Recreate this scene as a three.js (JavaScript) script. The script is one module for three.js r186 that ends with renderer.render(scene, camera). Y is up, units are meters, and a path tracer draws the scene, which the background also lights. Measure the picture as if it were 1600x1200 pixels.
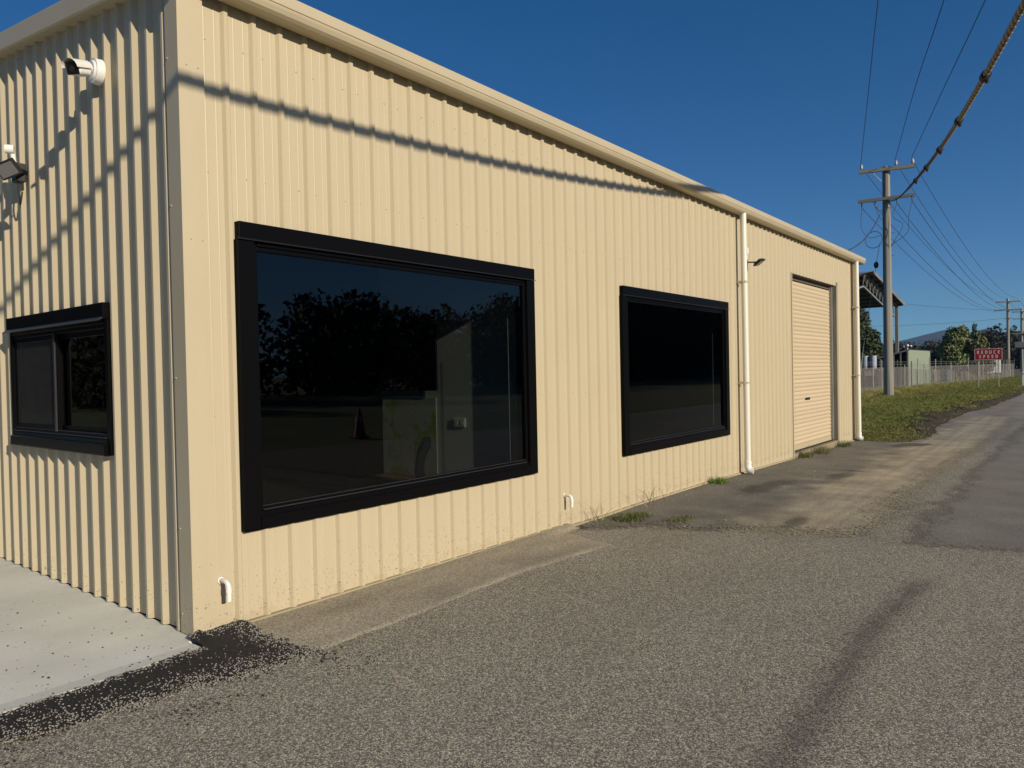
import * as THREE from 'three';
import { mergeGeometries } from 'three/addons/utils/BufferGeometryUtils.js';
import { RoundedBoxGeometry } from 'three/addons/geometries/RoundedBoxGeometry.js';

// ---------------------------------------------------------------- camera, sky, sun, exposure
const scene = new THREE.Scene();
const camera = new THREE.PerspectiveCamera(55.48, 4 / 3, 0.05, 9000);
camera.rotation.order = 'YXZ';
camera.rotation.set(-0.0159, -0.9007, -0.0206);
camera.position.set(-2.1214, 1.4924, 4.058);
scene.add(camera);
const SUN = new THREE.Vector3(-0.15, 0.36, 1).normalize();
{
  const w = 512, h = 256, d = new Float32Array(w * h * 4);
  for (let j = 0; j < h; j++) for (let i = 0; i < w; i++) {
    const el = ((j + 0.5) / h - 0.5) * Math.PI, az = ((i + 0.5) / w - 0.5) * 2 * Math.PI;
    const v = new THREE.Vector3(Math.cos(el) * Math.cos(az), Math.sin(el), Math.cos(el) * Math.sin(az));
    const c = Math.max(-1, Math.min(1, v.dot(SUN))), y = Math.max(0, v.y);
    const t = Math.exp(-y / 0.2), t2 = Math.exp(-y / 0.07);
    const ray = 0.75 + 0.35 * c * c;                       // Rayleigh phase
    let r = 0.004 + 0.125 * t + 0.15 * t2, g = 0.072 + 0.315 * t + 0.18 * t2, b = 0.225 + 0.70 * t - 0.36 * t2;
    const mie = 0.04 * Math.pow((1 + c) / 2, 6) + 0.85 * Math.pow(Math.max(0, c), 40);
    r = r * ray + mie * 1.0; g = g * ray + mie * 0.95; b = b * ray + mie * 0.85;
    if (v.y < 0) { r = 0.1; g = 0.12; b = 0.12; }
    const k = (j * w + i) * 4; d[k] = r; d[k + 1] = g; d[k + 2] = b; d[k + 3] = 1;
  }
  const t = new THREE.DataTexture(d, w, h, THREE.RGBAFormat, THREE.FloatType);
  t.mapping = THREE.EquirectangularReflectionMapping; t.magFilter = t.minFilter = THREE.LinearFilter; t.needsUpdate = true;
  scene.background = t; scene.environment = t;
}
const sun = new THREE.DirectionalLight(new THREE.Color().setRGB(1, 0.88, 0.70), 4.6);
sun.position.copy(SUN).multiplyScalar(120); sun.target.position.set(5, 0, 0);
sun.castShadow = true; sun.shadow.mapSize.set(4096, 4096); sun.shadow.radius = 1;
Object.assign(sun.shadow.camera, { left: -60, right: 60, top: 40, bottom: -40, near: 1, far: 400 });
scene.add(sun, sun.target);
scene.fog = new THREE.FogExp2(new THREE.Color().setRGB(0.34, 0.60, 1.0), 0.00011);

const renderer = new THREE.WebGLRenderer({ antialias: true });
renderer.toneMapping = THREE.LinearToneMapping; renderer.toneMappingExposure = 1.0;
renderer.shadowMap.enabled = true;

// ---------------------------------------------------------------- helpers
function rng(s) { let a = s >>> 0; return () => { a = (a + 0x6D2B79F5) >>> 0; let t = a; t = Math.imul(t ^ (t >>> 15), t | 1); t ^= t + Math.imul(t ^ (t >>> 7), t | 61); return ((t ^ (t >>> 14)) >>> 0) / 4294967296; }; }
function hash(x, y, s) { let h = Math.imul(x, 374761393) + Math.imul(y, 668265263) + Math.imul(s, 2147483647 ^ 0x5bd1e995); h = Math.imul(h ^ (h >>> 13), 1274126177); h ^= h >>> 16; return (h >>> 0) / 4294967296; }
function vnoise(x, y, s, per = 0) {                        // value noise; per > 0 makes it tile
  const xi = Math.floor(x), yi = Math.floor(y), fx = x - xi, fy = y - yi, u = fx * fx * (3 - 2 * fx), v = fy * fy * (3 - 2 * fy);
  const m = per ? (n) => ((n % per) + per) % per : (n) => n;
  const a = hash(m(xi), m(yi), s), b = hash(m(xi + 1), m(yi), s), c = hash(m(xi), m(yi + 1), s), d = hash(m(xi + 1), m(yi + 1), s);
  return a + (b - a) * u + (c - a) * v + (a - b - c + d) * u * v;
}
function fbm(x, y, s, o = 4, per = 0) { let a = 0.5, t = 0, n = 0; for (let i = 0; i < o; i++) { t += a * vnoise(x, y, s + i, per); n += a; a *= 0.5; x *= 2; y *= 2; per *= 2; } return t / n; }
const clamp = (x, a = 0, b = 1) => Math.max(a, Math.min(b, x));
const smooth = (a, b, x) => { const t = clamp((x - a) / (b - a)); return t * t * (3 - 2 * t); };
const mix = (a, b, t) => a + (b - a) * t;
function table(pts, x) { if (x <= pts[0][0]) return pts[0][1]; for (let i = 1; i < pts.length; i++) if (x <= pts[i][0]) return mix(pts[i - 1][1], pts[i][1], (x - pts[i - 1][0]) / (pts[i][0] - pts[i - 1][0])); return pts[pts.length - 1][1]; }
const toS = (l) => 255 * (l <= 0.0031308 ? 12.92 * l : 1.055 * Math.pow(l, 1 / 2.4) - 0.055);
// texture from a function (u, v in 0..1, pixel x, y) -> linear [r, g, b] (colour) or a number (data)
function tex(w, h, fn, { color = true, rep = [1, 1], off = [0, 0], clampEdge = false } = {}) {
  const d = new Uint8Array(w * h * 4);
  for (let j = 0; j < h; j++) for (let i = 0; i < w; i++) {
    const c = fn((i + 0.5) / w, (j + 0.5) / h, i, j), k = (j * w + i) * 4;
    if (color) { d[k] = clamp(toS(clamp(c[0])), 0, 255); d[k + 1] = clamp(toS(clamp(c[1])), 0, 255); d[k + 2] = clamp(toS(clamp(c[2])), 0, 255); }
    else d[k] = d[k + 1] = d[k + 2] = clamp(c) * 255;
    d[k + 3] = 255;
  }
  const t = new THREE.DataTexture(d, w, h);
  t.magFilter = THREE.LinearFilter; t.minFilter = THREE.LinearMipmapLinearFilter; t.generateMipmaps = true;
  t.wrapS = t.wrapT = clampEdge ? THREE.ClampToEdgeWrapping : THREE.RepeatWrapping;
  if (color) t.colorSpace = THREE.SRGBColorSpace;
  t.repeat.set(...rep); t.offset.set(...off); t.needsUpdate = true; return t;
}
const std = (rgb, rough, extra = {}) => new THREE.MeshStandardMaterial({ color: new THREE.Color().setRGB(...rgb), roughness: rough, side: THREE.DoubleSide, ...extra });
const used = {};
function numbered(n) { if (!(n in used)) { used[n] = 0; return n; } used[n]++; return `${n}_${String(used[n]).padStart(3, '0')}`; }
function shadows(o) { o.traverse((m) => { if (m.isMesh) { m.castShadow = true; m.receiveShadow = true; } }); return o; }
function merged(geos) {
  const gs = (Array.isArray(geos) ? geos : [geos]).map((g) => { const q = g.index ? g.toNonIndexed() : g; if (!q.attributes.uv) q.setAttribute('uv', new THREE.BufferAttribute(new Float32Array(q.attributes.position.count * 2), 2)); for (const k of Object.keys(q.attributes)) if (!['position', 'normal', 'uv', 'color'].includes(k)) q.deleteAttribute(k); return q; });
  return gs.length === 1 ? gs[0] : mergeGeometries(gs);
}
function part(name, geos, mat, parent, label) { const m = new THREE.Mesh(merged(geos), mat); m.name = numbered(name); if (label) m.userData.label = label; parent.add(m); return shadows(m); }
function tag(o, label, category, group, kind) { Object.assign(o.userData, { label, category }); if (group) o.userData.group = group; if (kind) o.userData.kind = kind; return o; }
function thing(name, label, category, pos = [0, 0, 0], group) { const g = new THREE.Group(); g.name = numbered(name); g.position.set(...pos); scene.add(g); return tag(g, label, category, group); }
function single(name, geos, mat, label, category, group, kind) { const m = part(name, geos, mat, scene); return tag(m, label, category, group, kind); }
function struct(name, geos, mat, label, category) { const m = part(name, geos, mat, scene); m.userData.kind = 'structure'; if (label) tag(m, label, category); return m; }
function box(x0, x1, y0, y1, z0, z1, bev = 0) {
  const g = bev ? new RoundedBoxGeometry(x1 - x0, y1 - y0, z1 - z0, 1, bev) : new THREE.BoxGeometry(x1 - x0, y1 - y0, z1 - z0);
  return g.translate((x0 + x1) / 2, (y0 + y1) / 2, (z0 + z1) / 2);
}
function V(p) { return p.isVector3 ? p : new THREE.Vector3(...p); }
function rod(a, b, r0, r1 = r0, n = 8) { a = V(a); b = V(b); const d = b.clone().sub(a), g = new THREE.CylinderGeometry(r1, r0, d.length(), n); g.translate(0, d.length() / 2, 0); g.applyQuaternion(new THREE.Quaternion().setFromUnitVectors(new THREE.Vector3(0, 1, 0), d.clone().normalize())); return g.translate(a.x, a.y, a.z); }
function tube(pts, r, n = 6, seg = 24) { return new THREE.TubeGeometry(new THREE.CatmullRomCurve3(pts.map(V)), seg, r, n); }
function bar(a, b, w, h) {                                  // square bar from a to b, w across, h up
  a = V(a); b = V(b); const d = b.clone().sub(a), L = d.length(); d.normalize();
  const side = new THREE.Vector3().crossVectors(d, Math.abs(d.y) > 0.95 ? new THREE.Vector3(0, 0, 1) : new THREE.Vector3(0, 1, 0)).normalize(), up = new THREE.Vector3().crossVectors(side, d);
  const g = new THREE.BoxGeometry(L, h, w); g.applyMatrix4(new THREE.Matrix4().makeBasis(d, up, side)); const m = a.clone().add(b).multiplyScalar(0.5); return g.translate(m.x, m.y, m.z);
}
function extrudeX(profile, x0, x1) {                        // profile of [z, y], run along x
  const s = new THREE.Shape(profile.map(([z, y]) => new THREE.Vector2(-z, y)));
  const g = new THREE.ExtrudeGeometry(s, { depth: x1 - x0, bevelEnabled: false }); g.rotateY(Math.PI / 2); return g.translate(x0, 0, 0);
}
// sheet over a grid of x and z coordinates; y, colour and uv by functions
function sheet(xs, zs, yf, cf) {
  const p = [], uv = [], col = [], ix = [], nx = xs.length, nz = zs.length;
  for (let j = 0; j < nz; j++) for (let i = 0; i < nx; i++) { const x = xs[i], z = zs[j]; p.push(x, yf(x, z), z); uv.push(x, -z); if (cf) col.push(...cf(x, z)); }
  for (let j = 0; j < nz - 1; j++) for (let i = 0; i < nx - 1; i++) { const a = j * nx + i; ix.push(a, a + nx, a + 1, a + 1, a + nx, a + nx + 1); }
  const g = new THREE.BufferGeometry(); g.setAttribute('position', new THREE.Float32BufferAttribute(p, 3)); g.setAttribute('uv', new THREE.Float32BufferAttribute(uv, 2)); if (cf) g.setAttribute('color', new THREE.Float32BufferAttribute(col, 3));
  g.setIndex(ix); g.computeVertexNormals(); return g;
}
const lin = (a, b, n) => Array.from({ length: n + 1 }, (_, i) => a + (b - a) * i / n);
function quads(list, uvOf) {                                // flat shaded quads given as four points each
  const p = [], uv = [];
  for (const q of list) for (const k of [0, 1, 2, 0, 2, 3]) { p.push(...q[k]); uv.push(...(uvOf ? uvOf(q[k]) : [q[k][0], q[k][1]])); }
  const g = new THREE.BufferGeometry(); g.setAttribute('position', new THREE.Float32BufferAttribute(p, 3)); g.setAttribute('uv', new THREE.Float32BufferAttribute(uv, 2)); g.computeVertexNormals(); return g;
}

// ---------------------------------------------------------------- textures and materials
const CHIP = 2048, chipCell = 236;                          // stone chips: a tiling cell pattern, 1.6 m across
const chipH = new Float32Array(CHIP * CHIP), chipC = new Float32Array(CHIP * CHIP);
for (let j = 0; j < CHIP; j++) for (let i = 0; i < CHIP; i++) {
  const x = i / CHIP * chipCell, y = j / CHIP * chipCell, xi = Math.floor(x), yi = Math.floor(y); let b = 9, id = 0, b2 = 9;
  for (let a = -1; a <= 1; a++) for (let c = -1; c <= 1; c++) {
    const X = (xi + a + chipCell) % chipCell, Y = (yi + c + chipCell) % chipCell, ex = xi + a + hash(X, Y, 11) - x, ey = yi + c + hash(X, Y, 12) - y, ar = hash(X, Y, 15) * Math.PI, ca = Math.cos(ar), sa = Math.sin(ar), st = 0.75 + 0.5 * hash(X, Y, 16);
    const q = (ca * ex + sa * ey) * st, w = (-sa * ex + ca * ey) / st, d = q * q + w * w; if (d < b) { b2 = b; b = d; id = hash(X, Y, 13); } else if (d < b2) b2 = d;
  }
  const e = Math.sqrt(b2) - Math.sqrt(b), k = j * CHIP + i;
  chipH[k] = smooth(0.02, 0.3, e) * (0.35 + 0.65 * id); chipC[k] = id;
}
const chipMap = tex(CHIP, CHIP, (u, v, i, j) => {
  const k = j * CHIP + i, h = chipH[k], id = chipC[k], t = 0.19 + 0.68 * Math.pow(id, 1.7), warm = hash(Math.floor(id * 9973), 3, 7), n = 0.92 + 0.16 * vnoise(u * 700, v * 700, 3, 700);
  const s = mix(0.03, t, smooth(0.05, 0.35, h)) * n; return [s * (1.01 + 0.09 * warm), s * (1.0 + 0.01 * warm), s * (0.92 - 0.10 * warm)];
}, { rep: [1 / 1.6, 1 / 1.6] });
const chipBump = tex(CHIP, CHIP, (u, v, i, j) => chipH[j * CHIP + i], { color: false, rep: [1 / 1.6, 1 / 1.6] });
const fineTex = (base, var1, seed, warm, size, rep, speck = 0.5) => tex(size, size, (u, v) => {
  const g = vnoise(u * 512, v * 512, seed, 512), g2 = vnoise(u * 256, v * 256, seed + 5, 256), f = fbm(u * 6, v * 6, seed + 9, 5, 6);
  const s = base * (1 + var1 * (f - 0.5) * 2 + speck * (g * 0.65 + g2 * 0.35 - 0.5) * 2); return [s * warm[0], s * warm[1], s * warm[2]];
}, { rep: [rep, rep] });
const grainBump = tex(1024, 1024, (u, v) => 0.5 * vnoise(u * 340, v * 340, 21, 340) + 0.35 * vnoise(u * 170, v * 170, 22, 170) + 0.15 * fbm(u * 20, v * 20, 23, 3, 20), { color: false, rep: [1 / 1.7, 1 / 1.7] });
const asphaltMap = fineTex(0.195, 0.22, 31, [1.07, 1.0, 0.80], 1024, 1 / 2.3, 0.55);
const dirtMap = fineTex(0.27, 0.3, 41, [1.1, 0.96, 0.76], 1024, 1 / 2.9, 0.4);
const grassMap = fineTex(0.085, 0.5, 51, [0.95, 1.05, 0.5], 512, 1 / 3.1, 0.5);
const concreteMap = tex(1024, 1024, (u, v) => {
  const f = fbm(u * 5, v * 5, 61, 5, 5), f2 = fbm(u * 3 + 3, v * 11, 66, 4, 0), g = vnoise(u * 500, v * 500, 63, 500), sp = hash(Math.floor(u * 300), Math.floor(v * 300), 69) > 0.996 ? 0.7 : 1;
  const s = 0.74 * (0.92 + 0.5 * (f - 0.5) + 0.06 * (f2 - .5) + 0.1 * (g - 0.5)) * sp + 0.03; return [s * 1.03, s, s * 0.845];
}, { rep: [1 / 3.5, 1 / 3.5] });
const paintMap = tex(2048, 2048, (u, v, i, j) => {          // cream paint, four metres high: thin runs, specks, mud splashes and dust near the ground
  const run = fbm(u * 90, v * 3, 71, 3), f = fbm(u * 6, v * 6, 72, 4, 6), spk = hash(i >> 1, j >> 1, 73) > 0.9992 ? 0.7 : 1, y = v * 4 % 4;
  const near = smooth(0.32, 0.02, y), sp = fbm(u * 420, v * 420, 74, 2), mud = smooth(0.80, 0.86, sp + 0.075 * near - 0.03) * smooth(0.6, 0.1, y);
  const film = smooth(0.60, 0.8, fbm(u * 60, v * 40, 75, 4) + 0.16 * smooth(0.1, 0.0, y)) * smooth(0.2, 0.04, y) * 0.22;
  const s = (0.975 + 0.04 * (run - 0.5) + 0.05 * (f - 0.5)) * spk; let c = [s, s * (0.995 + 0.01 * f), s * (0.985 + 0.02 * run)];
  return c.map((q, k) => mix(mix(q, [0.62, 0.56, 0.5][k], film), [0.33, 0.27, 0.22][k], mud * 0.8));
}, { rep: [0.25, 0.25] });
const trimMap = tex(512, 512, (u, v) => { const s = 0.965 + 0.08 * (fbm(u * 8, v * 8, 76, 4, 8) - 0.5) + 0.03 * (fbm(u * 60, v * 4, 77, 2) - 0.5); return [s, s, s]; }, { rep: [0.5, 0.5] });
const waveBump = tex(512, 512, (u, v) => fbm(u * 7, v * 5, 81, 3, 7), { color: false, rep: [0.25, 0.22] });
const woodMap = tex(512, 1024, (u, v) => {
  const g = fbm(u * 60, v * 4, 91, 4), c = fbm(u * 12, v * 2.5, 92, 3), crack = smooth(0.60, 0.66, fbm(u * 34, v * 2, 94, 3)), f = 0.235 + 0.2 * (g - 0.4) + 0.09 * (c - 0.5);
  const s = f * (1 - 0.55 * crack); return [s * 1.03, s * 1.0, s * 0.86];
});
const M = {
  cream: std([0.51, 0.437, 0.298], 0.45, { map: paintMap, bumpMap: waveBump, bumpScale: 0.003 }),
  creamPlain: std([0.505, 0.433, 0.295], 0.42, { map: trimMap }),
  pipeWhite: std([0.74, 0.72, 0.62], 0.35), white: std([0.78, 0.78, 0.75], 0.4), pvc: std([0.8, 0.79, 0.74], 0.3),
  black: new THREE.MeshPhysicalMaterial({ color: new THREE.Color().setRGB(0.004, 0.004, 0.0045), roughness: 0.3, specularIntensity: 0.13, side: THREE.DoubleSide }), blackPlastic: std([0.012, 0.012, 0.013], 0.5), rubber: std([0.02, 0.02, 0.02], 0.8),
  glass: new THREE.MeshPhysicalMaterial({ color: new THREE.Color().setRGB(0.30, 0.325, 0.315), roughness: 0, transmission: 1, thickness: 0, ior: 1.52, side: THREE.DoubleSide }),
  screen: std([0.025, 0.025, 0.024], 0.9, { transparent: true, opacity: 0.5 }),
  galv: std([0.34, 0.345, 0.33], 0.5, { metalness: 0.35, map: tex(256, 512, (u, v) => { const s = 0.75 + 0.55 * (fbm(u * 5, v * 10, 301, 4) - 0.4); return [s, s, s * 0.97]; }) }),
  steel: std([0.38, 0.38, 0.37], 0.45, { metalness: 0.5 }), darkSteel: std([0.09, 0.09, 0.088], 0.6, { metalness: 0.3 }),
  wood: std([1, 1, 1], 0.9, { map: woodMap, bumpMap: woodMap, bumpScale: 0.006 }), timber: std([0.19, 0.175, 0.14], 0.9),
  concrete: std([1, 1, 1], 0.85, { map: concreteMap, bumpMap: grainBump, bumpScale: 0.0012 }),
  oldConcrete: std([0.62, 0.57, 0.46], 0.9, { map: chipMap, bumpMap: chipBump, bumpScale: 0.0022 }),
  wire: std([0.05, 0.055, 0.06], 0.6), porcelain: std([0.42, 0.45, 0.45], 0.25),
  tan: std([0.30, 0.235, 0.165], 0.7), grey: std([0.115, 0.11, 0.10], 0.7),
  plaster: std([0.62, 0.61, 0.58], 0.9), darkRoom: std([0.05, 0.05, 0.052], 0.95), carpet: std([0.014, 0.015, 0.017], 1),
  leaf: null,
};

// ---------------------------------------------------------------- ground heights
const GT = [[-12, -0.03], [0.33, -0.03], [3.72, -0.045], [3.95, -0.068], [4.6, -0.07], [5.3, -0.06], [7.1, -0.065], [8.7, -0.092], [11, -0.122], [13.9, -0.162], [16, -0.165], [25, -0.15], [40, -0.15], [400, -0.15]];
const GR = [[-12, -0.035], [0, -0.035], [4.5, -0.06], [12, -0.13], [16, -0.16], [25, -0.15], [400, -0.15]];
const G = (x, z) => mix(table(GT, x), table(GR, x), smooth(0.3, 1.6, z));
const coords = (parts) => parts.flatMap(([a, b, n], i) => lin(a, b, n).slice(i ? 1 : 0));

// base ground out to the horizon
{
  const xs = coords([[-4000, -200, 4], [-200, -20, 8], [-20, 16, 24], [16, 120, 20], [120, 400, 6], [400, 4600, 6]]), zs = coords([[-4000, -200, 5], [-200, -12, 8], [-12, 12, 16], [12, 80, 12], [80, 400, 4], [400, 4000, 4]]);
  const g = sheet(xs, zs, (x, z) => G(x, z) - 0.03, (x, z) => { const n = fbm(x * 0.13, z * 0.13, 5, 4); const k = smooth(0.35, 0.65, n); return [mix(0.85, 1.5, k), mix(1.1, 1.15, k), mix(0.8, 1.1, k)]; });
  struct('ground', g, std([1, 1, 1], 1, { map: grassMap, vertexColors: true }));
}
// coarse chip seal of the forecourt and old road
const sealTone = (x, z) => {
  let k = 0.96 + 0.22 * (fbm(x * 0.5, z * 0.7, 14, 4) - 0.5) + 0.16 * (fbm(x * 2.1, z * 2.1, 15, 3) - 0.5);
  const line = Math.exp(-Math.pow((z - 3.08 - 0.03 * Math.sin(x * 2)) / (0.07 + 0.025 * (fbm(x * 3, z * 3, 16, 2))), 2)) * smooth(3.95, 3.5, x);   // rubbed tar line
  k *= 1 - 0.5 * line * (0.65 + 0.6 * fbm(x * 5, z * 9, 17, 3));
  const warm = 0.5 + 0.5 * fbm(x * 0.8, z * 0.8, 18, 3);
  return [k * (0.96 + 0.05 * warm), k * 0.965, k * (0.95 - 0.03 * warm)];
};
struct('driveway', sheet(coords([[-8, 6.2, 284], [6.2, 25, 90]]), lin(0.14, 9, 178), (x, z) => G(x, z), sealTone), std([1.22, 1.19, 1.1], 0.88, { map: chipMap, bumpMap: chipBump, bumpScale: 0.0065, vertexColors: true }));

// newer dark road, its ragged edge cut by an alpha map with grain
{
  const W = 2048, H = 512, x0 = 4.2, x1 = 24.7, z0 = 2.0, z1 = 7.1;
  const a = tex(W, H, (u, v, i, j) => { const x = mix(x0, x1, u), z = mix(z1, z0, v);
    const e = Math.min(z - (2.62 + 0.09 * (fbm(x * 0.7, 3, 22, 3) - 0.5) * 2 + 0.10 * smooth(9, 5, x)), x - (4.9 + 0.35 * (fbm(z * 1.1, 9, 23, 3) - 0.5) - 0.35 * smooth(3.3, 2.6, z) * 0 + 0.25 * smooth(3, 4.2, z)));
    return smooth(-0.22, 0.42, e + 0.25 * (fbm(x * 3, z * 5, 24, 3) - 0.5)) > 0.02 + 0.96 * (0.7 * hash(i, j, 25) + 0.3 * vnoise(u * W / 3, v * H / 3, 28)) ? 1 : 0; }, { color: false, clampEdge: true });
  a.repeat.set(1 / (x1 - x0), 1 / (z1 - z0)); a.offset.set(-x0 / (x1 - x0), z1 / (z1 - z0));
  const tone = (x, z) => { const k = 1.0 + 0.25 * (fbm(x * 0.25, z * 1.2, 26, 4) - 0.5) + 0.2 * (fbm(x * 1.6, z * 1.6, 27, 3) - 0.5); return [k, k, k]; };
  const y = (x, z) => G(x, z) + 0.004;
  const near = sheet(lin(x0, x1, 120), lin(z0, z1, 40), y, tone);
  const r = struct('road', near, std([1, 0.99, 0.97], 0.85, { map: asphaltMap, bumpMap: grainBump, bumpScale: 0.003, alphaMap: a, alphaTest: 0.5, vertexColors: true }));
  const far = sheet(coords([[x1, 60, 40], [60, 200, 30]]), lin(2.62, 9.5, 16), (x, z) => G(x, z) + 0.0038, tone);
  part('road_surface', [far, sheet(lin(4.9, x1, 20), lin(z1, 9.5, 4), (x, z) => G(x, z) + 0.0038, tone)], std([1, 0.99, 0.97], 0.85, { map: asphaltMap, bumpMap: grainBump, bumpScale: 0.003, vertexColors: true }), r);
}
// dusty shoulder: old dark seal by the wall, tan dirt with tyre streaks, damp hollow; own colour map and ragged edge
{
  const W = 2048, H = 320, x0 = 3.7, x1 = 24.2, z0 = -0.02, z1 = 3.18;
  const xy = (u, v) => [mix(x0, x1, u), mix(z1, z0, v)];
  const cmap = tex(W, H, (u, v, i, j) => {
    const [x, z] = xy(u, v), g = vnoise(u * W, v * H, 32) , n = fbm(x * 0.9, z * 1.4, 33, 4), n2 = fbm(x * 3.3, z * 3.3, 34, 3), streak = fbm(x * 0.35, z * 13 + x * 0.25, 35, 4);
    const zb = 1.35 - 0.3 * smooth(10, 15, x) + 0.5 * (n - 0.5);                                    // where the old seal ends
    let t = smooth(zb - 0.45, zb + 0.55, z + 0.5 * (n2 - 0.5));
    t *= 1 - 0.7 * smooth(2.05, 2.9, z + 0.4 * (streak - 0.5));
    let c = [mix(0.165, 0.375, t), mix(0.148, 0.318, t), mix(0.118, 0.215, t)];
    const s = 1 + 0.40 * (streak - 0.5) * (0.3 + t) + 0.55 * (n2 - 0.5); c = c.map((q) => q * s * (0.60 + 0.30 * g + 0.50 * hash(i, j, 30)));
    const damp = smooth(1, 0.6, Math.hypot((x - 14.5 - 0.4 * (z - 1.2)) / 0.55, (z - 1.2) / 0.42) + 0.5 * (n2 - 0.5)); c = c.map((q, k) => mix(q, [0.062, 0.05, 0.036][k] * (0.8 + 0.4 * g), damp * 0.85));
    for (const [px, pz, rx, rz] of [[9.0, 1.25, 0.9, 0.22], [7.4, 0.75, 1.0, 0.25], [5.3, 1.75, 0.35, 0.1]]) { const q = smooth(1, 0.4, Math.hypot((x - px) / rx, (z - pz) / rz) + 0.9 * (n2 - 0.5)); c = c.map((w) => w * (1 - 0.5 * q)); }
    if (hash(i, j, 36) > 0.9975) c = c.map(() => 0.42);                                             // pale grit
    return c;
  }, { clampEdge: true });
  const al = tex(W, H, (u, v, i, j) => { const [x, z] = xy(u, v), n = fbm(x * 1.3, z * 2, 37, 4), fine = hash(i, j, 38), fine2 = vnoise(u * W / 3.5, v * H / 3.5, 39);
    const zl = 2.35 + 0.5 * (n - 0.5), xl = 4.45 + 0.5 * smooth(0.5, 2.4, z) - 0.62 * smooth(0.75, 0.1, z) + 0.5 * (n - 0.5);
    const e = Math.min((zl - z) * 1.2, x - xl); return smooth(-0.55, 0.65, e) > 0.05 + 0.62 * fine + 0.3 * fine2 ? 1 : 0; }, { color: false, clampEdge: true });
  const farShoulder = sheet(coords([[x1, 60, 60], [60, 130, 20]]), lin(-1.5, 2.75, 14), (x, z) => G(x, z) + 0.002, (x, z) => { const k = 0.85 + 0.5 * (fbm(x * 0.3, z * 6, 139, 4) - 0.5); return [k * 1.15, k * 1.12, k * 1.1]; });
  for (const t of [cmap, al]) { t.repeat.set(1 / (x1 - x0), 1 / (z1 - z0)); t.offset.set(-x0 / (x1 - x0), z1 / (z1 - z0)); }
  const bump = grainBump.clone(); bump.needsUpdate = true;
  const sh = struct('shoulder', sheet(coords([[x0, 15, 180], [15, x1, 60]]), lin(z0, z1, 60), (x, z) => G(x, z) + 0.0068 + 0.010 * (fbm(x * 1.1, z * 2.2, 40, 3) - 0.5) * smooth(0.2, 0.8, z) * smooth(2.6, 2, z)), std([1, 1, 1], 0.95, { map: cmap, alphaMap: al, alphaTest: 0.5, bumpMap: bump, bumpScale: 0.006 }));
  part('dirt_track', farShoulder, std([1, 1, 1], 0.95, { map: dirtMap, vertexColors: true, bumpMap: grainBump, bumpScale: 0.006 }), sh);
}
// concrete slab at the end wall with a tooled edge
{
  const P = [[-7, -14], [0.03, -14], [0.03, 0.035], [-0.045, 0.035], [-0.045, 0.192], [-7, 0.20]];
  const s = new THREE.Shape(P.map(([x, z]) => new THREE.Vector2(x, -z)));
  const g = new THREE.ExtrudeGeometry(s, { depth: 0.11, bevelEnabled: true, bevelThickness: 0.008, bevelSize: 0.006, bevelOffset: -0.006, bevelSegments: 2 }); g.rotateX(-Math.PI / 2); g.translate(0, -0.118, 0);
  const slab = struct('pavement', g, M.concrete);
  part('edge_band', [sheet(lin(-7, -0.05, 20), [0.092, 0.186], () => 0.0022)], std([0.84, 0.85, 0.86], 0.7, { map: concreteMap }), slab);
}
// rough concrete apron along the long wall
{
  const far = (x) => 0.70 + 0.03 * Math.sin(x * 2.1) + 0.06 * smooth(2, 3.8, x) - 0.55 * smooth(3.55, 4.0, x);
  const xs = lin(0.30, 3.86, 110), us = lin(0, 1, 16), p = [], uv = [], ix = [];
  for (let j = 0; j <= 16; j++) for (const x of xs) { const z = mix(-0.04, far(x) + 0.035 * (fbm(x * 7, 1, 43, 3) - 0.5), us[j]), low = smooth(3.1, 3.86, x) * smooth(0, 0.15, z); p.push(x, -0.035 * low + mix(-0.012, -0.028, us[j]) - 0.02 * (us[j] > 0.99) * 1.2 - 0.004 * x / 4 + 0.004 * (fbm(x * 4, z * 4, 44, 3) - 0.5), z); uv.push(x, -z); }
  for (let j = 0; j < 16; j++) for (let i = 0; i < 110; i++) { const a = j * 111 + i; ix.push(a, a + 111, a + 1, a + 1, a + 111, a + 112); }
  const g = new THREE.BufferGeometry(); g.setAttribute('position', new THREE.Float32BufferAttribute(p, 3)); g.setAttribute('uv', new THREE.Float32BufferAttribute(uv, 2)); g.setIndex(ix); g.computeVertexNormals();
  const col = []; for (let i = 0; i < g.attributes.position.count; i++) { const x = g.attributes.position.getX(i), z = g.attributes.position.getZ(i), n = fbm(x * 2, z * 5, 45, 4), d = 0.85 + 0.5 * (n - 0.5) * 2 * 0.6; col.push(d * 1.03, d, d * 0.92); }
  g.setAttribute('color', new THREE.Float32BufferAttribute(col, 3));
  struct('footpath', g, std([0.50, 0.45, 0.35], 0.92, { map: tex(1024, 1024, (u, v, i, j) => { const k = (j * 2) * CHIP + i * 2, s = 0.80 + 0.8 * (chipC[k] - 0.5) * smooth(0.1, 0.4, chipH[k]) + 0.2 * (vnoise(u * 500, v * 500, 46, 500) - 0.5) - 0.3 * (1 - smooth(0, 0.2, chipH[k])); return [s, s, s]; }, { rep: [1 / 2.2, 1 / 2.2] }), bumpMap: grainBump, bumpScale: 0.004, vertexColors: true }));
}
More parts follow.
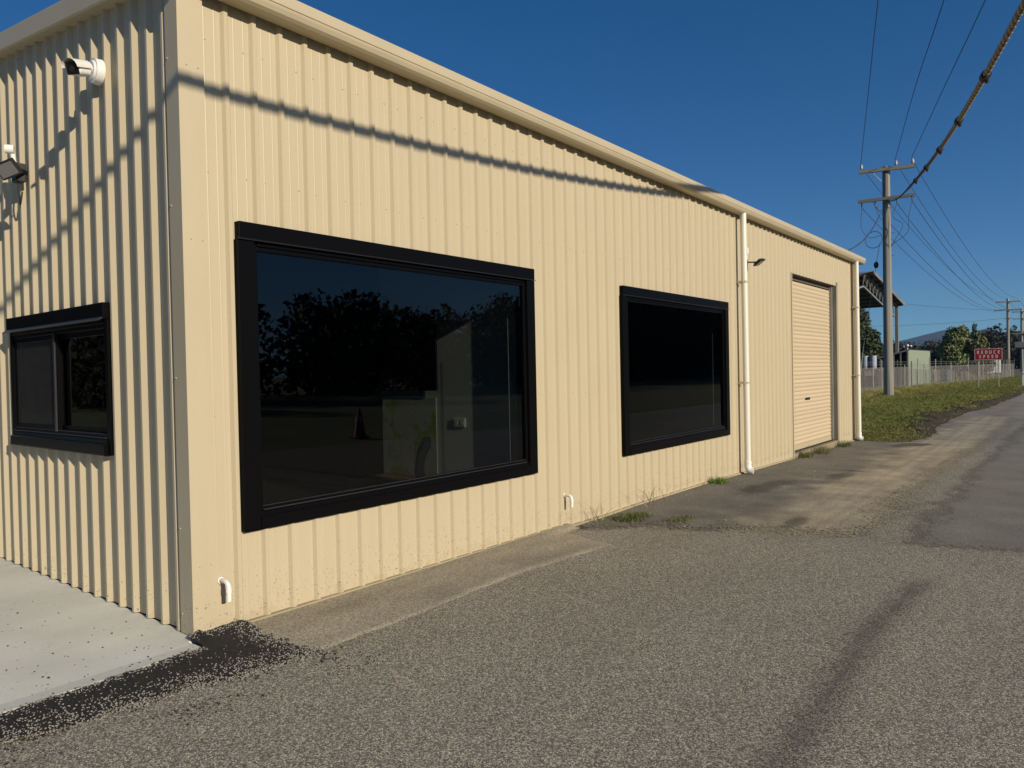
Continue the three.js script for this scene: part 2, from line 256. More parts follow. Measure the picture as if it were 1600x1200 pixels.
// fresh black asphalt along the slab's edge and round the corner
{
  const x0 = -3.2, x1 = 0.62, z0 = -0.02, z1 = 1.2, W = 1536, H = 512;
  const inside = (x, z) => { const n = fbm(x * 3.3, z * 3.3, 47, 4) - 0.5, back = x < -0.045 ? z - 0.188 : z + 0.01;
    const front = table([[-3, 0.44], [-1.1, 0.46], [-0.6, 0.60], [-0.3, 0.66], [0.1, 0.72], [0.4, 0.8]], x) - z + 0.16 * n, right = 0.335 + 0.05 * n + 0.03 * smooth(0.1, 0.7, z) - x; return Math.min(back * 2.5, front, right * 1.4); };
  const al = tex(W, H, (u, v) => { const x = mix(x0, x1, u), z = mix(z1, z0, v), e = inside(x, z), f = vnoise(x * 120, z * 120, 48), f2 = vnoise(x * 48, z * 48, 49), far2 = fbm(x * 2.2, z * 7, 50, 3);
    const spill = smooth(0.30, 0.0, -e) * smooth(0.50, 0.68, far2 * 0.7 + f2 * 0.3);
    return (e > 0 ? 0.3 + 0.75 * smooth(0, 0.16, e) : 0) + 0.46 * spill > 0.16 + 0.45 * f + 0.2 * f2 ? 1 : 0; }, { color: false, clampEdge: true });
  al.repeat.set(1 / (x1 - x0), 1 / (z1 - z0)); al.offset.set(-x0 / (x1 - x0), z1 / (z1 - z0));
  const y = (x, z) => G(x, z) + 0.010 + 0.026 * smooth(-0.05, -0.04, -Math.max(0, x + 0.0) - 0.0) * smooth(0.52, 0.2, z) + 0.006 * smooth(0, 0.2, inside(x, z)) + 0.04 * smooth(-0.1, 0.08, x) * smooth(0.22, 0.0, z) * smooth(0.40, 0.3, x) + 0.012 * (fbm(x * 26, z * 26, 53, 3) - 0.5);
  const bl = tex(512, 512, (u, v) => { const f = vnoise(u * 150, v * 150, 54, 150), s = 0.015 * (0.45 + 1.2 * f) + (hash(Math.floor(u * 170), Math.floor(v * 170), 55) > 0.985 ? 0.06 : 0); return [s * 1.08, s * 0.95, s * 0.8]; }, { rep: [0.8, 0.8] });
  struct('asphalt', sheet(lin(x0, x1, 260), lin(z0, z1, 90), y), std([1, 1, 1], 0.9, { map: bl, alphaMap: al, alphaTest: 0.5, bumpMap: chipBump, bumpScale: 0.006 }));
  // loose pale chips strewn over the black strip and a few dark crumbs on the slab
  const R = rng(77), st = new THREE.IcosahedronGeometry(1, 0), chips = [], crumbs = [];
  const stone = (x, y2, z, r, list) => { const g = st.clone(); g.scale(r * (0.8 + 0.5 * R()), r * (0.5 + 0.3 * R()), r * (0.8 + 0.5 * R())); g.rotateY(R() * 6.3); g.rotateX(R() - 0.5); g.translate(x, y2, z); list.push(g); };
  for (let k = 0; k < 30000; k++) { const x = mix(-2.4, 0.6, R()), z = mix(0.0, 1.0, R()), e = inside(x, z); if (e < -0.02 || R() < 0.25 + 0.73 * smooth(0.0, 0.34, e) || (x < -0.04 && z < 0.2)) continue; stone(x, y(x, z) + 0.0005, z, 0.0021 + 0.0024 * R(), chips); }
  single('loose_gravel', chips, std([0.33, 0.305, 0.262], 0.85), 'pale stone chips strewn over the black asphalt strip beside the slab', 'gravel', null, 'stuff');
  const spill = []; for (let k = 0; k < 16000; k++) { const x = mix(-2.4, 0.9, R()), z = mix(0.2, 1.25, R()), e = inside(x, z); if (e > 0.02 || e < -0.32 || x < -0.04 && z < 0.2 || R() > Math.exp(e * 9) * smooth(0.38, 0.66, fbm(x * 2.6, z * 6, 58, 3))) continue; stone(x, G(x, z) + 0.003, z, 0.003 + 0.004 * R() * R(), spill); }
  single('asphalt_crumbs', spill, std([0.024, 0.022, 0.019], 0.9), 'black bitumen crumbs spilt outward from the fresh strip onto the old seal', 'crumbs', null, 'stuff');
  for (let k = 0; k < 190; k++) { const z = 0.17 - Math.pow(R(), 1.6) * 1.9, x = mix(-2.2, -0.1, R()); stone(x, 0.003, z, 0.0028 + 0.0045 * R() * R(), crumbs); }
  single('asphalt_crumbs', crumbs, std([0.03, 0.028, 0.026], 0.9), 'dark crumbs of asphalt scattered on the pale concrete slab', 'crumbs', null, 'stuff');
  const grit = []; for (let k = 0; k < 260; k++) { const x = mix(4.2, 13.5, R()), z = Math.pow(R(), 1.4) * 2.2 + 0.08; stone(x, G(x, z) + 0.014, z, 0.003 + 0.009 * R() * R() * R(), grit); }
  single('grit', grit, std([0.5, 0.48, 0.43], 0.85), 'pale pebbles lying loose on the dusty shoulder by the wall', 'pebbles', null, 'stuff');
}

// ---------------------------------------------------------------- the building
const WP = 0.1915, WU = 0.28, PAN = -0.031, TOP = -0.002;    // rib pitch, left foot of the first rib, depths
function ribProfile(u0, u1, first, run = 0.0155, flat = 0.025, TOP = -0.009) {                        // [u, depth] from u0 to u1
  const pts = []; const put = (u, d) => { if (u > u0 + 1e-5 && u < u1 - 1e-5) pts.push([u, d]); };
  const depth = (u) => { const t = ((u - first) % WP + WP) % WP; return t < run ? mix(PAN, TOP, t / run) : t < run + flat ? TOP : t < 2 * run + flat ? mix(TOP, PAN, (t - run - flat) / run) : PAN; };
  pts.push([u0, depth(u0)]);
  for (let k = Math.floor((u0 - first) / WP) - 1; k <= Math.ceil((u1 - first) / WP); k++) { const b = first + k * WP;
    put(b, PAN); put(b + run, TOP); put(b + run + flat, TOP); put(b + 2 * run + flat, PAN);
    for (const s of [0.085, 0.151]) { put(b + s, PAN); put(b + s + 0.003, PAN + 0.0009); put(b + s + 0.009, PAN + 0.0009); put(b + s + 0.012, PAN); } }
  pts.push([u1, depth(u1)]); return pts;
}
// one cladding sheet between u0 and u1, with openings cut out; map(u, y, depth) gives the point
function claddingSheet(u0, u1, first, bottom, top, holes, map, run, flat, proud) {
  const cuts = [u0, u1]; for (const h of holes) for (const q of [h.u0, h.u1]) if (q > u0 && q < u1) cuts.push(q);
  cuts.sort((a, b) => a - b); const lower = [[], []], upper = [[], []]; let whole = false;
  for (let i = 0; i < cuts.length - 1; i++) {
    const a = cuts[i], b = cuts[i + 1], m = (a + b) / 2, h = holes.find((q) => m > q.u0 && m < q.u1), pr = ribProfile(a, b, first, run, flat, proud);
    if (!h) whole = true;
    for (let k = 0; k < pr.length - 1; k++) { const [p, dp] = pr[k], [q, dq] = pr[k + 1];
      const seg = ([list, uvs], yp0, yq0, yp1, yq1) => { if (yp1 - yp0 < 1e-3) return; list.push([map(p, yp0, dp), map(q, yq0, dq), map(q, yq1, dq), map(p, yp1, dp)]); uvs.push([p, yp0], [q, yq0], [q, yq1], [p, yp0], [q, yq1], [p, yp1]); };
      if (h) { if (h.y0 > bottom(m)) seg(lower, bottom(p), bottom(q), h.y0, h.y0); seg(upper, h.y1, h.y1, top(p), top(q)); } else seg(lower, bottom(p), bottom(q), top(p), top(q)); }
  }
  if (whole) { lower[0].push(...upper[0]); lower[1].push(...upper[1]); upper[0] = []; }
  return [lower, upper].filter((q) => q[0].length).map(([list, uvs]) => { const g = quads(list); g.setAttribute('uv', new THREE.Float32BufferAttribute(uvs.flat(), 2)); return g; });
}
const LEN = 15.16, DEPTH = 11, RIDGE = 5.5, PITCH = 0.118;
const roofY = (z) => 3.83 + PITCH * Math.min(-z, z + DEPTH);
const shed = thing('warehouse', 'long cream ribbed metal warehouse with black framed windows beside the road', 'warehouse');
const winL = [{ u0: 0.338, u1: 3.341, y0: 0.550, y1: 2.447 }, { u0: 4.983, u1: 7.985, y0: 0.537, y1: 2.429 }], door = { u0: 10.9, u1: 13.75, y0: -0.03, y1: 3.13 };
const winE = { u0: 1.0, u1: 2.78, y0: 0.997, y1: 2.007 };
const inset = (w) => ({ u0: w.u0 + 0.05, u1: w.u1 - 0.05, y0: w.y0 + 0.05, y1: w.y1 - 0.05 });
const longHoles = [...winL.map(inset), { ...door, y0: -1 }], endHoles = [{ ...inset(winE), u0: winE.u0 + 0.018, u1: winE.u1 - 0.018 }];
const longBottom = (u) => u < 3.75 ? -0.004 - 0.004 * u : Math.min(-0.02, table(GT, u) + 0.022);
for (let k = 0, u = 0.02; u < LEN - 0.01; k++) {
  const e = Math.min(LEN, WU + 0.03 + WP * (4 * k + 3)); const g = claddingSheet(u, e, WU, longBottom, () => 3.80, longHoles, (q, y, d) => [q, y, d]);
  for (const q of g) part('wall_sheet', q, M.cream, shed); u = e;
}
for (let k = 0, u = 0.02; u < DEPTH - 0.01; k++) {
  const e = Math.min(DEPTH, 0.15 + 0.03 + WP * (4 * k + 3)); const g = claddingSheet(u, e, 0.15, () => 0.006, (q) => roofY(-q) - 0.01, endHoles, (q, y, d) => [-d, y, -q], 0.027, 0.022, TOP);
  for (const q of g) part('wall_sheet', q, M.cream, shed); u = e;
}
part('rear_wall', [box(0.05, LEN, -0.3, 3.8, -DEPTH - 0.06, -DEPTH)], M.creamPlain, shed);
part('side_wall', [(() => { const s = new THREE.Shape([[0.04, -0.3], [0.04, 3.79], [-RIDGE, 4.44], [-DEPTH, 3.79], [-DEPTH, -0.3]].map(([z, y]) => new THREE.Vector2(-z, y))); const g = new THREE.ExtrudeGeometry(s, { depth: 0.05, bevelEnabled: false }); g.rotateY(Math.PI / 2); return g.translate(LEN - 0.06, 0, 0); })()], M.creamPlain, shed);
// corner flashing, end flashing
{
  const y1 = 3.80, prof = [[-0.135, 0.004], [-0.135, 0.000], [0, 0.0], [0, 0.0]];
  part('corner_flashing', [quads([[[0, 0.006, -0.142], [0, 0.006, 0], [0, roofY(0), 0], [0, roofY(-0.142) + .01, -0.142]], [[0, 0.006, 0], [0.155, -0.012, 0], [0.155, y1, 0], [0, y1, 0]], [[0.155, -0.012, 0], [0.158, -0.012, PAN], [0.158, y1, PAN], [0.155, y1, 0]], [[0, 0.006, -0.142], [0.03, 0.006, -0.145], [0.03, roofY(-0.14), -0.145], [0, roofY(-0.142) + .01, -0.142]]], (p) => [p[0] - p[2], p[1]])], M.cream, shed);
  part('end_flashing', [box(LEN - 0.10, LEN, -0.15, 3.8, -0.03, 0.001)], M.creamPlain, shed);
}
// screws: rows of hexagon heads over the girts
{
  const h = new THREE.CylinderGeometry(0.0045, 0.0055, 0.005, 6), hz = h.clone().rotateX(Math.PI / 2), hx = h.clone().rotateZ(Math.PI / 2), list = [];
  const isIn = (u, y, hs, m) => hs.some((q) => u > q.u0 - m && u < q.u1 + m && y > q.y0 - m && y < q.y1 + m);
  for (const y of [0.26, 1.27, 2.72, 3.5]) for (let k = -1; k < 80; k++) { const u = WU + 0.059 + 0.035 + WP * k + (k % 2 ? 0.0 : 0.06); if (u > 0.18 && u < LEN - 0.1 && !isIn(u, y, longHoles, 0.08) && y > longBottom(u)) list.push(hz.clone().translate(u, y + 0.012 * (hash(k, 3, 5) - 0.5), PAN + 0.003)); }
  for (const y of [0.12, 0.62, 1.5, 2.5, 3.35]) { list.push(hx.clone().translate(-0.003, y, -0.118)); }
  for (const y of [0.4, 2.3, 3.3]) for (const u of [0.05, 0.12]) list.push(hz.clone().translate(u, y, 0.003));
  const s = part('screws', list, std([0.49, 0.42, 0.29], 0.5), shed); s.userData.kind = 'stuff';
}
// roof, barge capping, gutter, downpipes
{
  const sl = (z0, z1) => quads([[[-0.06, roofY(z0) + 0.03, z0], [LEN + 0.12, roofY(z0) + 0.03, z0], [LEN + 0.12, roofY(z1) + 0.03, z1], [-0.06, roofY(z1) + 0.03, z1]], [[-0.06, roofY(z0), z0], [LEN + 0.12, roofY(z0), z0], [LEN + 0.12, roofY(z1), z1], [-0.06, roofY(z1), z1]]], (p) => [p[0], -p[2]]);
  const rib = []; for (let x = 0.1; x < LEN; x += 0.38) for (const [a, b] of [[0.03, -RIDGE], [-RIDGE, -DEPTH]]) rib.push(bar([x, roofY(a) + 0.042, a], [x, roofY(b) + 0.042, b], 0.05, 0.024));
  part('roof', [sl(0.04, -RIDGE), sl(-RIDGE, -DEPTH - 0.1), ...rib], M.creamPlain, shed);
  const bp = [[0.03, -0.068], [-0.05, -0.07], [-0.062, -0.062], [-0.062, 0.066], [-0.056, 0.074], [0.10, 0.074], [0.10, 0.066], [-0.05, 0.064], [-0.05, -0.058], [0.03, -0.058]], bq = [];
  for (const [za, zb] of [[0.05, -RIDGE], [-RIDGE, -DEPTH - 0.05]]) for (let k = 0; k < bp.length; k++) { const [p, q] = [bp[k], bp[(k + 1) % bp.length]], y = (z) => roofY(z) + 0.025; bq.push([[p[0], y(za) + p[1], za], [q[0], y(za) + q[1], za], [q[0], y(zb) + q[1], zb], [p[0], y(zb) + p[1], zb]]); }
  part('barge_capping', [quads(bq, (p) => [-p[2], p[1]])], M.creamPlain, shed);
  const gp = [[0.0, 3.742], [0.075, 3.734], [0.105, 3.738], [0.128, 3.752], [0.142, 3.776], [0.1455, 3.787], [0.1425, 3.792], [0.150, 3.797], [0.150, 3.856], [0.146, 3.868], [0.139, 3.868], [0.140, 3.858], [0.144, 3.853], [0.144, 3.80], [0.137, 3.782], [0.122, 3.758], [0.10, 3.744], [0.006, 3.748], [0.006, 3.84], [0, 3.84]];
  const gut = part('gutter', [extrudeX(gp, -0.07, LEN + 0.42)], M.creamPlain, shed);
  part('end_cap', [extrudeX([[0, 3.742], [0.105, 3.738], [0.142, 3.776], [0.150, 3.80], [0.150, 3.868], [0, 3.868]], -0.074, -0.0715)], M.creamPlain, gut); part('end_cap', [extrudeX([[0, 3.742], [0.105, 3.738], [0.142, 3.776], [0.150, 3.80], [0.150, 3.868], [0, 3.868]], LEN + 0.4215, LEN + 0.424)], M.creamPlain, gut);
  for (const [x, yb] of [[8.42, 0.0], [15.02, -0.09]]) {
    const dp = part('downpipe', [rod([x, yb + 0.03, 0.1], [x, 3.75, 0.085], 0.045, 0.045, 24)], M.pipeWhite, shed);
    part('elbow', [tube([[x, yb + 0.10, 0.1], [x, yb + 0.03, 0.102], [x, yb - 0.012, 0.125], [x + 0.01, yb - 0.022, 0.18]], 0.051, 20, 16), rod([x, yb + 0.09, 0.1], [x, yb + 0.115, 0.1], 0.054, 0.054, 24)], M.white, dp);
    for (const y of [1.27, 2.75]) part('bracket', [new THREE.CylinderGeometry(0.0475, 0.0475, 0.028, 24, 1, true).translate(x, y, 0.096), box(x - 0.07, x - 0.044, y - 0.014, y + 0.014, 0.0, 0.1), box(x + 0.044, x + 0.07, y - 0.014, y + 0.014, 0.0, 0.1)], M.creamPlain, dp);
  }
  // footing strip showing under the sheets
  const foot = (a, b, n) => { const p = [], xs = lin(a, b, n); for (let i = 0; i < n; i++) { const q = [[xs[i], longBottom(xs[i]) - 0.13, 0.006], [xs[i + 1], longBottom(xs[i + 1]) - 0.13, 0.006], [xs[i + 1], longBottom(xs[i + 1]) + 0.004, 0.004], [xs[i], longBottom(xs[i]) + 0.004, 0.004]]; p.push(q, [q[3], q[2], [q[2][0], q[2][1], -0.06], [q[3][0], q[3][1], -0.06]]); } part('footing', [quads(p)], std([0.5, 0.44, 0.33], 0.9, { map: concreteMap }), shed); };
  foot(0.33, 10.9, 60); foot(13.75, LEN, 6);
  // two bent overflow pipes through the wall
  for (const [x, y] of [[0.19, 0.285], [3.83, 0.268]]) part('overflow_pipe', [tube([[x, y, -0.03], [x, y, 0.03], [x, y - 0.012, 0.052], [x, y - 0.035, 0.06], [x, y - 0.11, 0.06]], 0.0145, 14, 26), rod([x, y - 0.03, 0.06], [x, y - 0.06, 0.06], 0.0175, 0.0175, 14), new THREE.TorusGeometry(0.0175, 0.004, 6, 16).translate(x, y, -0.025)], M.pvc, shed);
}
// ---- windows
function makeWindow(w, h, parent, slider) {                 // local: u right, y up, z out
  const g = new THREE.Group(); g.name = numbered('window'); parent.add(g); const B = M.black, t = 0.108, ts = slider ? 0.032 : t;
  const head = part('head_flashing', [box(0.004, w + 0.004, h - t, h, -0.03, 0.046, 0.004)], B, g);
  part('drip_lip', [extrudeX(slider ? [[0.046, h - t + 0.002], [0.070, h - t - 0.012], [0.072, h - t - 0.008], [0.048, h - t + 0.014]] : [[0.046, h - t + 0.001], [0.057, h - t - 0.003], [0.058, h - t], [0.047, h - t + 0.008]], -0.006, w + (slider ? 0.002 : 0.010))], std([0.016, 0.0165, 0.018], 0.4), head);
  for (const s of [0, 1]) part('jamb_flashing', [box(s ? w - ts : -0.006, s ? w + 0.006 : ts, 0.004, h - t - 0.001, -0.03, slider ? 0.02 : 0.043, 0.004)], B, g);
  part('sill_flashing', [extrudeX([[-0.03, 0], [0.045, 0], [0.047, 0.006], [0.047, 0.070], [0.040, 0.076], [0.030, 0.079], [0.030, t - 0.01], [0.024, t], [-0.03, t]], ts + 0.001, w - ts - 0.001), extrudeX([[-0.03, 0], [0.0455, 0], [0.0455, 0.003], [-0.03, 0.003]], 0, w)], B, g);
  const f = t + 0.001, g0 = ts + 0.001, e = slider ? 0.02 : 0.032, hd = 0.056;
  part('frame', [box(g0, g0 + e, f, h - f, -0.06, 0.016, 0.003), box(w - g0 - e, w - g0, f, h - f, -0.06, 0.016, 0.003), box(g0 + e, w - g0 - e, h - f - hd, h - f, -0.06, 0.012, 0.003), box(g0 + e, w - g0 - e, h - f - hd + 0.028, h - f - 0.001, 0.0125, 0.026, 0.003), box(g0 + e, w - g0 - e, f, f + 0.026, -0.06, 0.012, 0.003), ], M.black, g);
  part('bead', [box(g0 + e, w - g0 - e, f + 0.004, f + 0.010, 0.0125, 0.027, 0.002)], std([0.035, 0.035, 0.036], 0.35), g); part('bead', [box(g0 + e, w - g0 - e, f + 0.0265, f + 0.031, -0.02, 0.013, 0.002)], std([0.03, 0.03, 0.031], 0.35), g);
  const x0 = g0 + e - 0.004, x1 = w - g0 - e + 0.004, y0 = f + 0.02, y1 = h - f - hd + 0.006;
  if (!slider) part('pane', [new THREE.PlaneGeometry(x1 - x0, y1 - y0).translate((x0 + x1) / 2, (y0 + y1) / 2, -0.004)], M.glass, g);
  else {
    const m = (x0 + x1) / 2 - 0.02, s = 0.045;
    const sash = (a, b, z) => [box(a, a + s, y0, y1, z - 0.012, z + 0.012, 0.003), box(b - s, b, y0, y1, z - 0.012, z + 0.012, 0.003), box(a + s, b - s, y0, y0 + s, z - 0.012, z + 0.012, 0.003), box(a + s, b - s, y1 - s, y1, z - 0.012, z + 0.012, 0.003)];
    part('sash', sash(x0, m + 0.04, -0.006), M.black, g); part('sash', sash(m - 0.03, x1, -0.036), M.black, g);
    part('mullion', [box(m - 0.008, m + 0.02, y0, y1, 0.006, 0.020, 0.003)], std([0.03, 0.03, 0.031], 0.28), g);
    part('fly_screen', [new THREE.PlaneGeometry(m - x0 - s, y1 - y0 - 2 * s).translate((x0 + s + m) / 2, (y0 + y1) / 2, 0.0015)], M.screen, g, 'dark fly screen over the left sash');
    part('pane', [new THREE.PlaneGeometry(m - x0 - s, y1 - y0 - 2 * s).translate((x0 + s + m) / 2, (y0 + y1) / 2, -0.006)], M.glass, g);
    part('pane', [new THREE.PlaneGeometry(x1 - m - s, y1 - y0 - 2 * s).translate((m + x1) / 2, (y0 + y1) / 2, -0.036)], M.glass, g);
  }
  return g;
}
winL.forEach((w, i) => { const g = makeWindow(w.u1 - w.u0, w.y1 - w.y0, shed, false); g.position.set(w.u0, w.y0, -0.026); g.userData.label = i ? 'black framed shop window near the downpipe' : 'large black framed shop window near the corner'; });
{ const g = makeWindow(winE.u1 - winE.u0, winE.y1 - winE.y0, shed, true); g.position.set(0.012, winE.y0, -winE.u1); g.rotation.y = -Math.PI / 2; g.userData.label = 'black sliding window in the end wall'; }
// ---- roller door, jambs, threshold
{
  const rd = new THREE.Group(); rd.name = numbered('roller_door'); shed.add(rd); const z = -0.145, n = 40, y0 = 0.06, ph = (3.035 - y0) / n;
  const prof = []; for (let k = 0; k <= 8; k++) { const t = k / 8; prof.push([z + 0.013 * Math.pow(Math.sin(Math.PI * clamp(t * 1.15, 0, 1)), 0.8), t * ph]); } prof.push([z - 0.004, ph], [z - 0.004, 0]);
  const slat = extrudeX(prof, door.u0 - 0.05, door.u1 + 0.0); const mt = [0.97, 1.0, 1.03].map((k) => std([0.57 * k, 0.465 * k, 0.31 * k], 0.45));
  const sg = merged(slat);
  for (let k = 0; k < n; k++) { const m = new THREE.Mesh(sg, mt[Math.floor(hash(k, 1, 9) * 3)]); m.name = numbered('slat'); m.position.y = y0 + k * ph; rd.add(m); shadows(m); }
  part('bottom_rail', [box(door.u0 - 0.05, door.u1, -0.028, y0 - 0.001, z - 0.006, z + 0.012, 0.003), box(door.u0 - 0.05, door.u1, -0.03, -0.012, z - 0.03, z + 0.022)], M.creamPlain, rd);
  part('lock', [box(12.02, 12.28, 0.86, 0.905, z, z + 0.022, 0.004)], M.blackPlastic, rd);
  part('guide', [box(door.u1 - 0.035, door.u1 - 0.001, -0.03, 3.13, z + 0.018, z + 0.06, 0.003), box(door.u1 - 0.05, door.u1 - 0.001, -0.03, 3.13, z - 0.03, z + 0.0175)], M.galv, rd);
  part('door_jamb', [box(door.u1, door.u1 + 0.12, -0.03, 3.2, z - 0.03, -0.013)], std([0.20, 0.195, 0.175], 0.75, { map: M.galv.map }), shed, 'weathered grey steel jamb beside the roller door');
  part('door_jamb', [box(door.u0 - 0.12, door.u0, -0.03, 3.2, z - 0.03, -0.034)], M.galv, shed);
  part('door_trim', [box(door.u1 - 0.002, door.u1 + 0.035, longBottom(13.75), 3.13, -0.012, 0.004)], M.creamPlain, shed);
  part('door_trim', [box(door.u0 - 0.035, door.u0 + 0.002, longBottom(10.9), 3.13, -0.033, 0.004)], M.creamPlain, shed);
  part('lintel', [box(door.u0 - 0.1, door.u1 + 0.1, 3.131, 3.35, z - 0.06, -0.034), box(door.u0, door.u1, 3.06, 3.1305, -0.175, -0.15)], std([0.12, 0.105, 0.085], 0.8), shed);
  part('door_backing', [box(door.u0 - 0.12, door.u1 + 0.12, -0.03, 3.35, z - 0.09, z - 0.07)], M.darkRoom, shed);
  part('threshold', [box(door.u0 + 0.002, door.u1 - 0.002, -0.35, -0.031, -0.3, 0.012, 0.008)], std([0.36, 0.31, 0.23], 0.9, { map: concreteMap, bumpMap: grainBump, bumpScale: 0.004 }), shed);
}
// ---- inside: lining, partitions, floor and ceiling
{
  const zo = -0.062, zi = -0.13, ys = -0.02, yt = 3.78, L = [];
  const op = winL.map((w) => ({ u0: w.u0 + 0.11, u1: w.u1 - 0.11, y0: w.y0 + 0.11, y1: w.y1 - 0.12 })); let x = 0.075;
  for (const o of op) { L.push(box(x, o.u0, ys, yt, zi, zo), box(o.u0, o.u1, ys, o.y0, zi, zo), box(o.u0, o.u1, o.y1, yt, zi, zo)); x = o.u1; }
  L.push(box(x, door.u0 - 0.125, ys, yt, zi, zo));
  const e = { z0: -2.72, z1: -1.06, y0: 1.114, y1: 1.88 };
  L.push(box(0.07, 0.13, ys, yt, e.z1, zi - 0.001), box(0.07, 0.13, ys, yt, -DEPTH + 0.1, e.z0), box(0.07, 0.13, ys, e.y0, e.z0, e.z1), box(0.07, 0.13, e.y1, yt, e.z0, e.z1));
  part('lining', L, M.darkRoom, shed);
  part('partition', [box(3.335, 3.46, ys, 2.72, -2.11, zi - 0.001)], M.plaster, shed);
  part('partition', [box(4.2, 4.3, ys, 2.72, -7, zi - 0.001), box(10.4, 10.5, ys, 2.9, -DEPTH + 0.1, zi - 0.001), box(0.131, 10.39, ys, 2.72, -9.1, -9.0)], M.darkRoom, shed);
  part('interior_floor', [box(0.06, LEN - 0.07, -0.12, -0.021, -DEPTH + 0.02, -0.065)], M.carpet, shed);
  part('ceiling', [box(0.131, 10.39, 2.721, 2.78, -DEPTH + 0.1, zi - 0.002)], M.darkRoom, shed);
  for (const w of winL) part('blind_cord', [rod([w.u1 - 0.211, w.y0 + 0.13, -0.14], [w.u1 - 0.211, 1.99, -0.14], 0.0022, 0.0022, 6)], std([0.8, 0.8, 0.78], 0.6), shed);
  part('power_outlet', [box(3.313, 3.3335, 0.95, 1.04, -1.02, -0.865, 0.006), box(3.309, 3.3125, 0.975, 1.015, -1.0, -0.96), box(3.309, 3.3125, 0.975, 1.015, -0.925, -0.885)], M.white, shed);
}
{
  const t = thing('television', 'black wall screen seen through the large window, above the map', 'television'); part('screen', [box(3.265, 3.29, 1.32, 2.14, -2.08, -1.20, 0.006)], std([0.004, 0.004, 0.004], 0.4), t); part('mount', [box(3.291, 3.334, 1.6, 1.9, -1.75, -1.55)], M.blackPlastic, t);
  const mapTex = tex(512, 512, (u, v) => { const f = fbm(u * 4, v * 4, 201, 5), r = Math.abs(fbm(u * 7, v * 7, 203, 3) - 0.5), gk = smooth(0.54, 0.60, f + 0.12 * (0.5 - v) + 0.1 * (0.4 - u)); let c = [mix(0.5, 0.30, gk), mix(0.49, 0.42, gk), mix(0.44, 0.07, gk)]; if (r < 0.012) c = c.map((q) => q * 0.5); return c; });
  single('wall_map', [box(3.321, 3.3335, 0.41, 1.245, -2.09, -1.27)], std([1, 1, 1], 0.9, { map: mapTex }), 'green and cream paper map on the wall below the screen', 'map');
  const d = thing('cabinet', 'low timber topped cabinet below the wall map', 'cabinet'); part('top', [box(3.0, 3.33, 0.37, 0.40, -2.1, -1.35, 0.004)], std([0.34, 0.17, 0.07], 0.5), d); part('body', [box(3.03, 3.325, -0.02, 0.369, -2.08, -1.38)], M.darkRoom, d);
  const c = thing('office_chair', 'black office chair with curved back by the large window', 'chair', [2.80, -0.04, -0.98]);
  const bs = new THREE.Shape([[-0.20, 0.5], [-0.235, 0.62], [-0.21, 0.78], [-0.15, 0.90], [-0.10, 0.905], [-0.105, 0.87], [-0.155, 0.76], [-0.175, 0.62], [-0.145, 0.5]].map((p) => new THREE.Vector2(...p)));
  part('backrest', [new THREE.ExtrudeGeometry(bs, { depth: 0.42, bevelEnabled: true, bevelSize: 0.012, bevelThickness: 0.02, bevelSegments: 2 }).translate(0.19, 0, -0.21)], M.blackPlastic, c);
  part('seat', [box(-0.02, 0.44, 0.44, 0.51, -0.23, 0.23, 0.03)], M.blackPlastic, c); part('post', [rod([0.2, 0.09, 0], [0.2, 0.44, 0], 0.028)], M.darkSteel, c);
  c.rotation.y = -0.77;
  for (let k = 0; k < 5; k++) { const a = k * 1.2566; part('leg', [bar([0.2, 0.1, 0], [0.2 + 0.3 * Math.cos(a), 0.06, 0.3 * Math.sin(a)], 0.04, 0.03)], M.blackPlastic, c); }
  const b = thing('bench', 'white topped bench inside the end wall window', 'bench'); part('top', [box(0.9, 1.5, 1.04, 1.13, -4.05, -3.25, 0.004)], M.white, b); for (const z of [-4.0, -3.3]) part('leg', [box(0.95, 1.45, -0.02, 1.039, z - 0.03, z + 0.03)], M.darkRoom, b);
}

// ---------------------------------------------------------------- fittings on the walls
{
  const c = thing('security_camera', 'white bullet security camera with black face high on the end wall', 'security camera', [0, 3.505, -1.0]);
  part('base', [rod([-0.002, 0, 0], [-0.05, 0, 0], 0.082, 0.078, 32), rod([-0.05, 0, 0], [-0.062, 0, 0], 0.066, 0.055, 32)], M.white, c);
  const a = V([-0.058, -0.005, 0.0]), e = V([-0.088, -0.012, 0.012]), f = V([-0.190, -0.050, 0.075]), d = f.clone().sub(e).normalize();
  part('arm', [rod(a, e, 0.024, 0.022, 16), new THREE.SphereGeometry(0.03, 16, 12).translate(e.x, e.y, e.z)], M.white, c);
  const up = new THREE.Vector3(0, 1, 0).sub(d.clone().multiplyScalar(d.y)).normalize(), side = new THREE.Vector3().crossVectors(up, d), basis = new THREE.Matrix4().makeBasis(side, up, d), L = f.distanceTo(e);
  const placeB = (g) => { g.applyMatrix4(basis); return g.translate(e.x, e.y, e.z); };
  part('body', [placeB(new RoundedBoxGeometry(0.088, 0.084, L + 0.01, 4, 0.026).translate(0, 0, L / 2 + 0.01))], M.white, c);
  part('sunshield', [placeB(new THREE.CylinderGeometry(0.054, 0.054, L + 0.03, 24, 1, true, -Math.PI / 2, Math.PI).rotateX(-Math.PI / 2).translate(0, 0.003, L / 2 + 0.025))], M.white, c);
  const fc = part('face', [placeB(new RoundedBoxGeometry(0.082, 0.078, 0.012, 3, 0.006).translate(0, 0, L + 0.012))], std([0.008, 0.008, 0.009], 0.15), c);
  part('lens', [placeB(new THREE.CylinderGeometry(0.016, 0.018, 0.006, 20).rotateX(Math.PI / 2).translate(0, -0.005, L + 0.02))], std([0.02, 0.02, 0.024], 0.05), fc);
}
